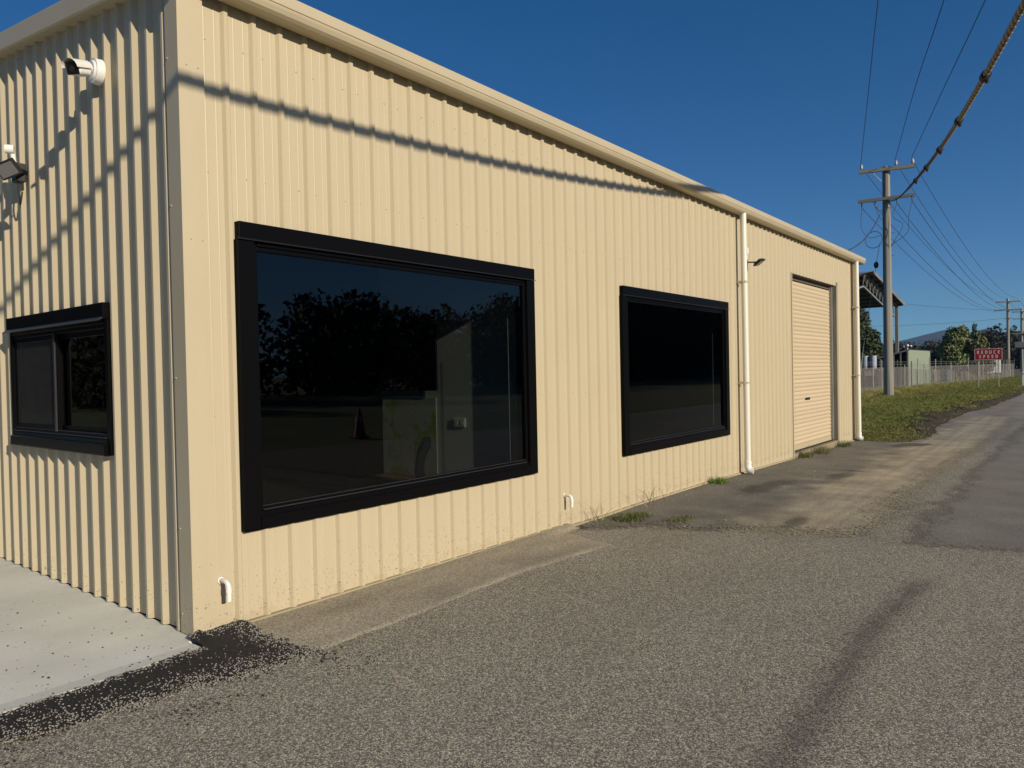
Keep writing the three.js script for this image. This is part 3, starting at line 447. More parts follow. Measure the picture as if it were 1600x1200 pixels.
function floodlight(name, label, pos, normal, roll, withSensor, scale = 1) {
  const f = thing(name, label, 'floodlight', pos); const n = V(normal).normalize(), up = new THREE.Vector3(0, 1, 0).applyAxisAngle(n, roll), s = new THREE.Vector3().crossVectors(up, n).normalize(), u = new THREE.Vector3().crossVectors(n, s), b = new THREE.Matrix4().makeBasis(s, u, n);
  const pl = (g) => g.applyMatrix4(b); const w = 0.19 * scale, h = 0.14 * scale;
  part('housing', [pl(new RoundedBoxGeometry(w, h, 0.03, 2, 0.008)), ...[-0.06, -0.03, 0, 0.03, 0.06].map((q) => pl(box(q * scale - 0.003, q * scale + 0.003, -h * 0.4, h * 0.4, -0.032, -0.014)))], M.blackPlastic, f);
  part('lens', [pl(box(-w / 2 + 0.014, w / 2 - 0.014, -h / 2 + 0.014, h / 2 - 0.014, 0.0155, 0.018))], std([0.16, 0.16, 0.15], 0.35), f);
  return { f, pl };
}
{
  const { f } = floodlight('floodlight', 'black floodlight with white motion sensor on the end wall above the small window', [-0.19, 3.05, -2.12], [-0.62, -0.55, 0.55], 0.35, true, 0.86);
  part('bracket', [bar([-0.0 + 0.19, 0.06, -0.27], [0.02, 0.03, -0.03], 0.05, 0.03), box(0.12, 0.188, -0.02, 0.12, -0.32, -0.22, 0.006), bar([0.13, 0.03, -0.25], [0.02, -0.02, -0.02], 0.012, 0.03)], M.blackPlastic, f);
  part('motion_sensor', [new THREE.CylinderGeometry(0.033, 0.033, 0.058, 24).rotateZ(Math.PI / 2).rotateY(-0.5).translate(0.09, 0.215, -0.24), rod([0.12, 0.115, -0.25], [0.11, 0.19, -0.245], 0.018, 0.018, 12)], M.pvc, f);
  part('cable', [tube([[0.15, 0.0, -0.26], [0.14, -0.08, -0.24], [0.15, -0.15, -0.25], [0.17, -0.18, -0.30], [0.185, -0.08, -0.30]], 0.006, 6, 24)], M.rubber, f);
}
{
  const { f } = floodlight('floodlight', 'small black floodlight behind the white downpipe on the long wall', [8.74, 3.055, 0.20], [0.12, -0.80, 0.55], 0.30, false, 0.98);
  part('bracket', [bar([-0.02, 0.02, -0.2], [-0.02, 0.005, -0.03], 0.08, 0.014), box(-0.08, 0.04, -0.10, 0.06, -0.20, -0.188)], M.blackPlastic, f);
  part('motion_sensor', [box(-0.035, 0.015, 0.14, 0.24, -0.2, -0.16, 0.008), rod([-0.01, 0.06, -0.185], [-0.01, 0.14, -0.18], 0.008)], M.pvc, f);
}
// ---------------------------------------------------------------- verge, weeds
const vergeEdge = (x) => table([[15, 0.95], [16.2, 1.25], [20, 0.95], [25, 0.85], [30, 1.2], [45, 1.35], [70, 0.6], [95, -0.6]], x) + 0.22 * (fbm(x * 0.9, 2, 111, 3) - 0.5);
const soil = (x, z) => clamp(smooth(1.15, 0.3, vergeEdge(x) - z + 1.3 * (fbm(x * 0.8, z * 1.3, 113, 3) - 0.5)) * smooth(15.5, 17.5, x) * smooth(60, 34, x) + smooth(0.68, 0.8, fbm(x * 0.5, z * 0.9, 114, 3)) * 0.7);
const vergeY = (x, z) => G(x, z) + 0.012 + (0.05 * fbm(x * 0.7, z * 0.9, 115, 3) + soil(x, z) * 0.2 * (fbm(x * 1.9, z * 3.2, 116, 3) - 0.42)) * smooth(0.0, 0.35, vergeEdge(x) - z) * smooth(15.1, 15.7, x);
{
  const xs = coords([[15.12, 40, 240], [40, 95, 140]]), n = 64, p = [], uv = [], col = [], ix = [];
  for (let j = 0; j <= n; j++) for (const x of xs) { const z = mix(-8, vergeEdge(x), Math.pow(j / n, 0.6)); p.push(x, vergeY(x, z), z); uv.push(x, -z); const k = soil(x, z), d = fbm(x * 0.6, z * 0.8, 117, 3), g = [mix(0.75, 1.25, d), mix(0.9, 1.15, d), 0.7]; col.push(mix(g[0], 0.85, k), mix(g[1], 0.58, k), mix(g[2], 0.62, k)); }
  for (let j = 0; j < n; j++) for (let i = 0; i < xs.length - 1; i++) { const a = j * xs.length + i; ix.push(a, a + xs.length, a + 1, a + 1, a + xs.length, a + xs.length + 1); }
  const g = new THREE.BufferGeometry(); g.setAttribute('position', new THREE.Float32BufferAttribute(p, 3)); g.setAttribute('uv', new THREE.Float32BufferAttribute(uv, 2)); g.setAttribute('color', new THREE.Float32BufferAttribute(col, 3)); g.setIndex(ix); g.computeVertexNormals();
  struct('verge', g, std([1, 1, 1], 1, { map: grassMap, bumpMap: grainBump, bumpScale: 0.02, vertexColors: true }));
}
function bladeClump(n, spread, h, w, seed, lean = 0.5) {
  const R = rng(seed), p = [];
  for (let k = 0; k < n; k++) { const a = R() * 6.28, r = spread * Math.sqrt(R()), x = r * Math.cos(a), z = r * Math.sin(a), hh = h * (0.45 + 0.75 * R()), b = R() * 6.28, l = lean * hh * (0.3 + R()), ww = w * (0.6 + 0.7 * R()), c = R() * 6.28, dx = Math.cos(c) * ww, dz = Math.sin(c) * ww, mx = x + Math.cos(b) * l * 0.35, mz = z + Math.sin(b) * l * 0.35, tx = x + Math.cos(b) * l, tz = z + Math.sin(b) * l;
    p.push(x - dx, 0, z - dz, x + dx, 0, z + dz, mx + dx * 0.7, hh * 0.6, mz + dz * 0.7, x - dx, 0, z - dz, mx + dx * 0.7, hh * 0.6, mz + dz * 0.7, mx - dx * 0.7, hh * 0.6, mz - dz * 0.7, mx - dx * 0.7, hh * 0.6, mz - dz * 0.7, mx + dx * 0.7, hh * 0.6, mz + dz * 0.7, tx, hh, tz); }
  const g = new THREE.BufferGeometry(); g.setAttribute('position', new THREE.Float32BufferAttribute(p, 3)); g.computeVertexNormals(); return g;
}
const grassMat = std([1, 1, 1], 0.85);
{
  const N = 34000, R = rng(31), m = new THREE.InstancedMesh(merged(bladeClump(9, 0.13, 0.12, 0.008, 5, 0.8)), grassMat, N), o = new THREE.Object3D(), c = new THREE.Color(); m.name = 'grass';
  for (let k = 0; k < N; k++) {
    let x, z, t = 0; do { x = 15.15 + Math.pow(R(), 1.7) * 76; z = mix(-8, vergeEdge(x) + 0.08, Math.pow(R(), 0.75)); t++; } while (t < 12 && R() < Math.max(soil(x, z) * 0.97, 0.9 * smooth(1.3, 0.0, vergeEdge(x) - z)));
    const d = fbm(x * 0.5, z * 0.7, 119, 3), tall = (1 + 1.3 * smooth(-2.0, -4.6, z) * (0.5 + R())) * mix(0.45, 1.15, d) * (x < 18 ? 0.75 : 1) * mix(0.5, 1, smooth(0.1, 1.6, vergeEdge(x) - z));
    o.position.set(x, vergeY(x, z) - 0.01, z); o.rotation.y = R() * 6.28; o.scale.set(1, tall, 1); o.updateMatrix(); m.setMatrixAt(k, o.matrix);
    const dry = clamp(smooth(-1.5, -4.6, z) * 0.5 + 0.35 * smooth(1.6, 0.2, vergeEdge(x) - z) + 0.5 * (R() - 0.4) + 0.7 * (d - 0.5)); m.setColorAt(k, c.setRGB(mix(0.135, 0.31, dry), mix(0.160, 0.26, dry), mix(0.030, 0.085, dry)));
  }
  scene.add(shadows(m)); tag(m, 'green and dry grass covering the verge beyond the warehouse', 'grass', null, 'stuff');
}
{
  const weed = (label, x, z, n, s, h, col, y) => single('weed', [bladeClump(Math.ceil(n * 0.5), s * 0.7, h, 0.004, Math.floor(x * 91 + z * 37), 1.1), bladeClump(Math.ceil(n * 0.25), s * 0.5, h * 0.8, 0.004, Math.floor(x * 53 + 5), 1.1).translate(s * 0.95, 0, s * 0.15), bladeClump(Math.ceil(n * 0.2), s * 1.3, h * 0.5, 0.004, Math.floor(x * 71 + 9), 1.3).scale(1.5, 1, 0.6)], std(col, 0.85), label, 'weed').position.set(x, y ?? G(x, z) + 0.008, z);
  weed('low green weed at the far end of the concrete strip by the wall', 4.55, 0.28, 420, 0.24, 0.07, [0.10, 0.115, 0.03]);
  weed('sparse weed on the dark seal just beyond the concrete strip', 4.75, 0.75, 200, 0.17, 0.045, [0.12, 0.13, 0.04]);
  weed('bright green grass tuft at the wall foot before the downpipe', 7.3, 0.10, 260, 0.17, 0.09, [0.11, 0.17, 0.02]);
  weed('thin straw weed leaning on the wall below the second window', 5.3, 0.05, 16, 0.25, 0.30, [0.27, 0.22, 0.12]);
  weed('thin dry stalks at the wall beside the second overflow pipe', 4.25, 0.05, 8, 0.12, 0.22, [0.24, 0.2, 0.11]);
  weed('dark weed at the near end of the door threshold', 11.15, 0.06, 240, 0.2, 0.13, [0.10, 0.11, 0.03]);
  weed('dry weed tuft midway along the door threshold', 12.0, 0.07, 300, 0.30, 0.16, [0.14, 0.13, 0.05]);
  weed('green weed at the far end of the door threshold', 13.6, 0.09, 240, 0.22, 0.14, [0.09, 0.12, 0.03]);
}

// ---------------------------------------------------------------- power poles and wires
function insulator(x, y, z) { return new THREE.LatheGeometry([[0.0, 0], [0.02, 0], [0.02, 0.06], [0.07, 0.075], [0.075, 0.12], [0.05, 0.14], [0.07, 0.17], [0.065, 0.21], [0.04, 0.24], [0.045, 0.27], [0, 0.28]].map((q) => new THREE.Vector2(...q)), 12).translate(x, y, z); }
function pole(label, base, top, r0, r1, arms) {
  const t = thing('power_pole', label, 'power pole', base); const H = top - base[1];
  part('shaft', [(() => { const g = new THREE.CylinderGeometry(r1, r0, H + 0.5, 18, 6).translate(0, (H + 0.5) / 2 - 0.5, 0); return g; })(), new THREE.CylinderGeometry(r1 * 0.98, r1 * 1.04, 0.05, 18).translate(0, H + 0.0, 0)], M.wood, t);
  for (const [y, L, turn, ins, braces, w] of arms) {
    const dx = Math.sin(turn), dz = Math.cos(turn), at = (s, off = 0) => [dx * s - dz * off, y - base[1], dz * s + dx * off], off = r1 + w / 2;
    const a = part('crossarm', [bar(at(-L / 2, off), at(L / 2, off), w * 0.8, w)], M.timber, t);
    for (const s of ins) { const p = at(s, off); part('insulator', [insulator(p[0], p[1] + w / 2, p[2])], M.porcelain, a); }
    for (const s of braces) part('brace', [bar([at(s, off)[0], y - base[1] - w / 2, at(s, off)[2]], [0, y - base[1] - 0.75, 0], 0.04, 0.02)], M.galv, t);
  }
  return t;
}
const P1 = [37.1, -0.15, -3.64];
const p1 = pole('tall grey timber power pole on the grass beside the warehouse end', P1, 11.05, 0.225, 0.165, [[10.9, 2.4, 0.25, [-1.08, 0.42, 1.12], [-0.62], 0.15], [9.5, 2.45, 0.10, [], [-0.62], 0.14]]);
for (const [y, z] of [[9.2, -1.05], [9.2, -0.45], [9.2, 0.5], [9.2, 1.15]]) part('hanger', [rod([-0.25, y + 0.25 + 0.15, z], [-0.25, y + 0.15, z], 0.03, 0.02, 8)], M.wire, p1);
for (const q of [[[-0.25, 9.35, -1.05], [-0.3, 8.3, -1.05], [-0.3, 7.85, -0.7], [-0.2, 7.9, -0.2]], [[-0.25, 9.35, -0.45], [-0.3, 8.9, -0.3], [-0.25, 8.6, -0.15]], [[-0.25, 9.35, 0.5], [-0.3, 8.7, 0.35], [-0.3, 8.3, 0.75], [-0.3, 7.75, 0.5], [-0.15, 7.3, 0.2]], [[-0.25, 9.35, 1.15], [-0.3, 8.6, 1.0], [-0.3, 7.9, 0.95], [-0.15, 7.4, 0.2]]]) part('lead', [tube(q, 0.012, 5, 24)], M.wire, p1);
part('coil', [new THREE.TorusGeometry(0.40, 0.015, 6, 30).rotateY(1.4).translate(-0.15, 7.75, -0.55)], M.wire, p1);
for (const y of [6.9, 8.0, 7.4]) part('step', [rod([0, y, 0.1], [0, y + 0.02, 0.34], 0.012, 0.012, 6)], M.galv, p1);
pole('distant timber power pole with two crossarms left of the last pole', [107.0, -0.15, -3.9], 9.35, 0.2, 0.14, [[8.95, 2.5, 0.2, [-1.1, 0, 1.1], [-0.5], 0.14], [7.95, 2.9, 0.12, [-1.2, 1.2], [], 0.14], [6.9, 0.7, 0.1, [], [], 0.12]]);
{ const t = pole('farthest power pole with a grey box at the right edge', [138.5, -0.15, -4.4], 9.9, 0.22, 0.16, [[9.4, 2.6, 0.1, [-1.1, 0, 1.1], [], 0.14], [8.3, 2.4, 0.1, [-1, 1], [], 0.14], [6.0, 2.6, 0.1, [], [0.6], 0.2]]); part('transformer', [box(-0.55, 0.3, 3.9, 4.8, -0.9, 0.9, 0.05)], M.galv, t); }
const sag = (a, b, s, n = 24) => Array.from({ length: n + 1 }, (_, i) => { const t = i / n; return [mix(a[0], b[0], t), mix(a[1], b[1], t) - 4 * s * t * (1 - t), mix(a[2], b[2], t)]; });
const line = (label, pts, r = 0.011, name = 'power_line', cat = 'power line', group) => single(name, [tube(pts, r, 5, Math.max(24, pts.length * 2))], M.wire, label, cat, group);
const A1 = [[36.66, 11.2, -4.68], [37.0, 11.27, -3.23], [37.15, 11.3, -2.55]], A2 = [[106.6, 9.3, -4.98], [106.85, 9.3, -3.9], [107.1, 9.3, -2.8]], A3 = [[138.3, 9.75, -5.5], [138.35, 9.75, -4.4], [138.4, 9.75, -3.3]];
const HV = [[[36.66, 11.2, -4.68], [26.61, 11.48, -2.1], [20.56, 11.72, -0.54], [-20.0, 10.6, 9.88]], [[37.0, 11.27, -3.23], [27.18, 11.39, -0.69], [20.33, 11.09, 1.09], [-20.0, 10.6, 11.53]], [[37.15, 11.3, -2.55], [26.83, 11.04, 0.26], [20.41, 10.82, 2.0], [-20.0, 10.6, 12.99]]];
const cableY = (x) => 5.05 + (x - 3) * (x - 3) * (0.0074 - 0.000112 * Math.max(x, 0));
A1.forEach((a, i) => line(['left', 'middle', 'right'][i] + ' of the three high wires rising from the near pole overhead', HV[i], 0.0125));
A1.forEach((a, i) => line(['left', 'middle', 'right'][i] + ' of the three high wires from the near pole to the distant pole', sag(a, A2[i], 1.35 + 0.1 * i), 0.013));
[-1.05, -0.45, 0.5, 1.15].forEach((z, i) => line(['first', 'second', 'third', 'fourth'][i] + ' lower wire from the left between the near and distant poles', sag([36.85, 9.2, -3.64 + z], [106.8, 7.85, -3.9 + z * 1.1], 1.25 + 0.12 * i), 0.014));
A2.forEach((a, i) => line(['left', 'middle', 'right'][i] + ' of the far wires between the two most distant poles', sag(a, A3[i], 0.4), 0.014));
line('lone sagging wire crossing the far sky to the distant pole', sag([77, 6.3, -26], [106.9, 6.95, -4.0], 0.6), 0.02);
line('short far wire just above the lone sagging wire', sag([77, 8.15, -14], [106.9, 7.95, -4.6], 0.2), 0.016);
line('black service cable from the near pole down to the warehouse roof', sag([36.9, 8.75, -3.9], [14.6, 4.15, -0.9], 0.75), 0.022, 'service_cable', 'cable');
{ const t = thing('stay_wire', 'thin stay wire with a black insulator left of the near pole', 'stay wire'); part('wire', [tube([[37.05, 7.4, -3.95], [37.1, 6.38, -4.13], [37.1, 1.67, -4.85], [37.1, -0.1, -5.05]], 0.012, 5, 24)], M.galv, t); part('insulator', [new THREE.SphereGeometry(0.11, 12, 10).scale(1, 1.5, 1).translate(37.1, 6.38, -4.13)], M.rubber, t); part('guard', [rod([37.1, -0.1, -5.05], [37.1, 2.0, -4.80], 0.03, 0.03, 8)], M.galv, t); }
// bundled overhead cable with pale and dark twisted wrapping and black clamps
{
  const cp = (x) => [x, cableY(x), 5.2 - 0.2324 * x], c = thing('overhead_cable', 'thick twisted tan and grey cable sweeping from the near pole overhead', 'cable');
  const x0 = -26, x1 = 25.4, n = 1500, strands = [[], [], [], []];
  for (let i = 0; i <= n; i++) { const x = mix(x0, x1, i / n), p = cp(x), a = (x - x0) * 2 * Math.PI / 0.34; for (let k = 0; k < 4; k++) { const q = a + k * Math.PI / 2; strands[k].push(new THREE.Vector3(p[0] + 0.022 * Math.cos(q) * 0.23, p[1] + 0.022 * Math.sin(q), p[2] + 0.022 * Math.cos(q))); } }
  strands.forEach((s, k) => part('strand', [new THREE.TubeGeometry(new THREE.CatmullRomCurve3(s), n * 2, 0.0185, 5)], k % 2 ? M.tan : M.grey, c));
  for (const x of [9.46, 12.18, 15.18, 18.24, 21.7, -9, -14]) { const p = V(cp(x)), q = V(cp(x + 0.16)); part('clamp', [rod(p, q, 0.062, 0.062, 14), rod(p.clone().add(V([0.03, -0.05, 0])), p.clone().add(V([0.06, -0.10, 0])), 0.03, 0.024, 8)], M.rubber, c); }
  part('tail', [tube([cp(25.3), [30, cableY(25.4) + 0.68, -1.85], [36.9, 9.35, -3.5]], 0.028, 6, 30)], M.wire, c);
}

// ---------------------------------------------------------------- behind the warehouse: canopy, green shed, fence, yard things
{
  const c = thing('open_shed', 'open steel canopy with lattice truss and dark underside behind the near pole', 'shed');
  const z = -7, ax = 47.8, ex = 57.2, ay = 7.35, ey = 5.92, back = -22, wx = 38.4;
  part('roof', [quads([[[ax, ay, z + 0.5], [ex + 0.5, ey - 0.06, z + 0.5], [ex + 0.5, ey - 0.06, back], [ax, ay, back]], [[ax, ay, z + 0.5], [wx, ey, z + 0.5], [wx, ey, back], [ax, ay, back]]]), bar([ax, ay - 0.06, z + 0.5], [ex + 0.5, ey - 0.12, z + 0.5], 0.03, 0.22)], std([0.20, 0.20, 0.19], 0.6), c);
  part('top_chord', [bar([ax, ay - 0.12, z], [ex, ey - 0.12, z], 0.1, 0.1), bar([ax, ay - 0.12, z], [wx, ey - 0.12, z], 0.1, 0.1)], M.steel, c); part('bottom_chord', [bar([ax - 0.6, ay - 0.95, z], [ex - 0.9, ey - 0.95, z], 0.1, 0.1), bar([ax - 0.6, ay - 0.95, z], [wx, ey - 0.95, z], 0.1, 0.1)], M.steel, c);
  for (let k = 0; k < 10; k++) { const x = ax - 0.6 + k * 0.9, yb = (q) => mix(ay, ey, (q - ax) / (ex - ax)); part('web', [bar([x, yb(x) - 0.92, z], [x + 0.45, yb(x + 0.45) - 0.15, z], 0.05, 0.05), bar([x + 0.45, yb(x + 0.45) - 0.15, z], [x + 0.9, yb(x + 0.9) - 0.92, z], 0.05, 0.05)], M.steel, c); }
  for (let k = 1; k < 9; k++) { const x = ax + k * (ex - ax) / 8, y = mix(ay, ey, k / 8) - 0.10; part('purlin', [bar([x, y, z + 0.4], [x, y, back], 0.08, 0.16)], M.darkSteel, c); }
  for (const zz of [z, -14, -21]) part('column', [box(ex - 0.12, ex + 0.12, -0.2, ey - 0.15, zz - 0.1, zz + 0.1)], M.galv, c);
}
{
  const s = thing('garden_shed', 'small pale green metal shed behind the wire fence', 'shed'); const gm = std([0.24, 0.295, 0.215], 0.55);
  const x0 = 50.5, x1 = 58.6, zf = -5.1, zb = -7.2, yh = 2.42, yl = 1.85;
  const rib = []; for (let k = 0; k < 34; k++) { const a = x0 + (x1 - x0) * k / 34, w = (x1 - x0) / 34; rib.push([[a, -0.2, zf], [a + w * 0.6, -0.2, zf], [a + w * 0.6, yh, zf], [a, yh, zf]], [[a + w * 0.6, -0.2, zf], [a + w * 0.8, -0.2, zf - 0.05], [a + w * 0.8, yh, zf - 0.05], [a + w * 0.6, yh, zf]], [[a + w * 0.8, -0.2, zf - 0.05], [a + w, -0.2, zf], [a + w, yh, zf], [a + w * 0.8, yh, zf - 0.05]]); }
  part('wall', [quads(rib)], gm, s, 'sunlit green ribbed wall'); part('wall', [box(x0 + 0.6, x1, -0.2, yl - 0.1, zb, zb + 0.05), box(x1 - 0.05, x1, -0.2, yl, zb + 0.06, zf - 0.08), box(x0 + 1.6, x0 + 1.65, -0.2, yl + 0.1, zb + 0.06, zf - 0.08)], M.darkSteel, s);
  part('roof', [quads([[[x0 - 0.1, yh + 0.03, zf + 0.08], [x1 + 0.1, yh + 0.03, zf + 0.08], [x1 + 0.1, yl, zb - 0.1], [x0 - 0.1, yl, zb - 0.1]]]), bar([x0 - 0.1, yh, zf + 0.08], [x0 - 0.1, yl - 0.03, zb - 0.1], 0.03, 0.10)], M.galv, s);
  for (let k = 0; k < 6; k++) { const z = mix(zf - 0.05, zb + 0.05, k / 5); part('post', [box(x0 - 0.04, x0 + 0.04, -0.2, mix(yh, yl, k / 5) - 0.05, z - 0.035, z + 0.035)], M.galv, s); }
  part('panel', [box(x0 + 0.06, x0 + 0.09, -0.2, 1.25, zb, zf - 0.06)], std([0.16, 0.16, 0.15], 0.7), s);
  part('vent', [new THREE.SphereGeometry(0.09, 10, 8).translate(x0 + 0.3, yh + 0.28, zf - 0.1), rod([x0 + 0.3, yh, zf - 0.1], [x0 + 0.3, yh + 0.28, zf - 0.1], 0.03), new THREE.SphereGeometry(0.07, 10, 8).translate(x0 + 0.3, yh + 0.22, zf - 0.3), new THREE.SphereGeometry(0.07, 10, 8).translate(x0 + 0.3, yh + 0.24, zf + 0.1)], M.white, s);
}
{
  const f = thing('wire_fence', 'chain wire fence with grey steel posts along the verge', 'fence'); const a = [17, -6.7], b = [92, -2.3], L = Math.hypot(b[0] - a[0], b[1] - a[1]), h = 1.42, P = (s) => [mix(a[0], b[0], s), mix(a[1], b[1], s)];
  const net = tex(128, 128, (u, v) => { const d1 = Math.abs((((u + v) * 1) % 1 + 1) % 1 - 0.5), d2 = Math.abs((((u - v) * 1) % 1 + 1) % 1 - 0.5); return Math.min(d1, d2) < 0.09 ? 1 : 0; }, { color: false, rep: [1 / 0.06, 1 / 0.06] });
  const g = new THREE.PlaneGeometry(L, h); const uv = g.attributes.uv; for (let i = 0; i < uv.count; i++) uv.setXY(i, uv.getX(i) * L, uv.getY(i) * h);
  g.rotateY(-Math.atan2(b[1] - a[1], b[0] - a[0])); g.translate((a[0] + b[0]) / 2, -0.1 + h / 2, (a[1] + b[1]) / 2);
  part('netting', [g], std([0.27, 0.265, 0.25], 0.6, { alphaMap: net, transparent: true, opacity: 1 }), f);
  const n = 46, pg = merged([new THREE.CylinderGeometry(0.032, 0.032, 2.1, 8).translate(0, 0.72, 0), new THREE.SphereGeometry(0.034, 8, 6).translate(0, 1.77, 0)]);
  for (let k = 0; k <= n; k++) { const [x, z] = P(k / n), m = new THREE.Mesh(pg, hash(k, 5, 4) > 0.6 ? M.darkSteel : M.galv); m.name = numbered('post'); m.scale.y = 0.86 + 0.26 * hash(k, 7, 4); m.position.set(x, -0.1 + 0.12 * (hash(k, 2, 4) - 0.5), z); m.rotation.z = 0.03 * (hash(k, 1, 3) - 0.5); f.add(m); shadows(m); }
  for (const y of [1.33, 1.5, 1.64]) part('wire', [bar([a[0], y, a[1]], [b[0], y, b[1]], 0.012, 0.012)], M.galv, f);
}
{
  const drum = (label, x, z, y, r, h, m, group) => { const t = thing('drum', label, 'drum', [x, y, z], group); part('barrel', [new THREE.LatheGeometry([[0, 0], [r, 0], [r, h * 0.32], [r * 1.04, h * 0.335], [r, h * 0.35], [r, h * 0.65], [r * 1.04, h * 0.665], [r, h * 0.68], [r, h], [r * 0.94, h], [r * 0.94, h * 0.97], [0, h * 0.97]].map((q) => new THREE.Vector2(...q)), 20)], m, t); part('bung', [new THREE.CylinderGeometry(0.05, 0.05, 0.04, 10).translate(r * 0.5, h * 0.985, 0)], M.rubber, t); };
  const pb = std([0.34, 0.40, 0.48], 0.5), db = std([0.05, 0.06, 0.13], 0.5);
  const tb = thing('rack', 'rusty brown rack behind the fence left of the near pole', 'rack', [48.6, -0.15, -7.0]);
  for (const z of [-0.55, 0.6]) for (const x of [-0.6, 0.6]) part('upright', [box(x - 0.06, x + 0.06, 0, 1.42, z - 0.06, z + 0.06)], std([0.09, 0.055, 0.04], 0.8), tb);
  part('shelf', [box(-0.7, 0.7, 1.30, 1.38, -0.7, 0.7)], std([0.11, 0.075, 0.055], 0.8), tb); part('load', [box(-0.55, 0.55, 0.02, 0.95, -0.5, 0.52, 0.08)], std([0.15, 0.10, 0.08], 0.95, { map: dirtMap }), tb);
  drum('pale blue drum on the rusty rack, left one', 48.5, -7.22, 1.231, 0.2, 0.85, pb); drum('pale blue drum on the rusty rack, right one', 48.5, -6.75, 1.231, 0.2, 0.85, pb);
  drum('dark blue drum behind the fence left of the red sign', 63.5, -4.75, -0.15, 0.31, 1.15, db);
  const tk = thing('water_tank', 'white plastic tank beside the green shed', 'tank', [60.3, -0.15, -5.75]); part('tank', [new THREE.LatheGeometry([[0, 0], [0.26, 0], [0.28, 0.1], [0.28, 1.45], [0.24, 1.68], [0.1, 1.78], [0, 1.8]].map((q) => new THREE.Vector2(...q)), 24)], M.white, tk); part('lid', [new THREE.CylinderGeometry(0.09, 0.09, 0.08, 16).translate(0, 1.82, 0)], M.pvc, tk);
  const pal = thing('pallet_stack', 'stack of weathered timber pallets behind the fence beyond the green shed', 'pallets', [64.5, -0.15, -6.2]); for (let k = 0; k < 8; k++) { part('pallet', [...[-0.5, 0, 0.5].map((z) => box(-0.6, 0.6, k * 0.15, k * 0.15 + 0.1, z - 0.05, z + 0.05)), ...[0, 1, 2, 3, 4, 5].map((j) => box(-0.6 + j * 0.205, -0.45 + j * 0.205, k * 0.15 + 0.101, k * 0.15 + 0.122, -0.55, 0.55))], M.timber, pal); }
  const van = (label, x, z, turn, len, hh) => { const t = thing('white_van', label, 'van', [x, -0.15, z]); t.rotation.y = turn; const s = new THREE.Shape([[-len / 2, 0.35], [len / 2, 0.35], [len / 2, 0.9], [len / 2 - 0.7, 1.15], [len / 2 - 1.2, hh], [-len / 2 + 0.08, hh], [-len / 2, hh - 0.15]].map((q) => new THREE.Vector2(...q)));
    part('body', [new THREE.ExtrudeGeometry(s, { depth: 1.7, bevelEnabled: true, bevelSize: 0.05, bevelThickness: 0.06, bevelSegments: 2 }).translate(0, 0, -0.85)], M.white, t); part('side_window', [box(len / 2 - 2.1, len / 2 - 1.3, 1.2, hh - 0.15, 0.92, 0.935), box(len / 2 - 2.1, len / 2 - 1.3, 1.2, hh - 0.15, -0.935, -0.92)], M.blackPlastic, t);
    for (const wx of [-len / 2 + 0.8, len / 2 - 0.8]) for (const wz of [-0.8, 0.8]) part('wheel', [new THREE.CylinderGeometry(0.34, 0.34, 0.22, 20).rotateX(Math.PI / 2).translate(wx, 0.34, wz)], M.rubber, t); };
  van('white van parked far behind the fence right of the red sign', 116, -6.6, 0.2, 4.8, 1.9);
}
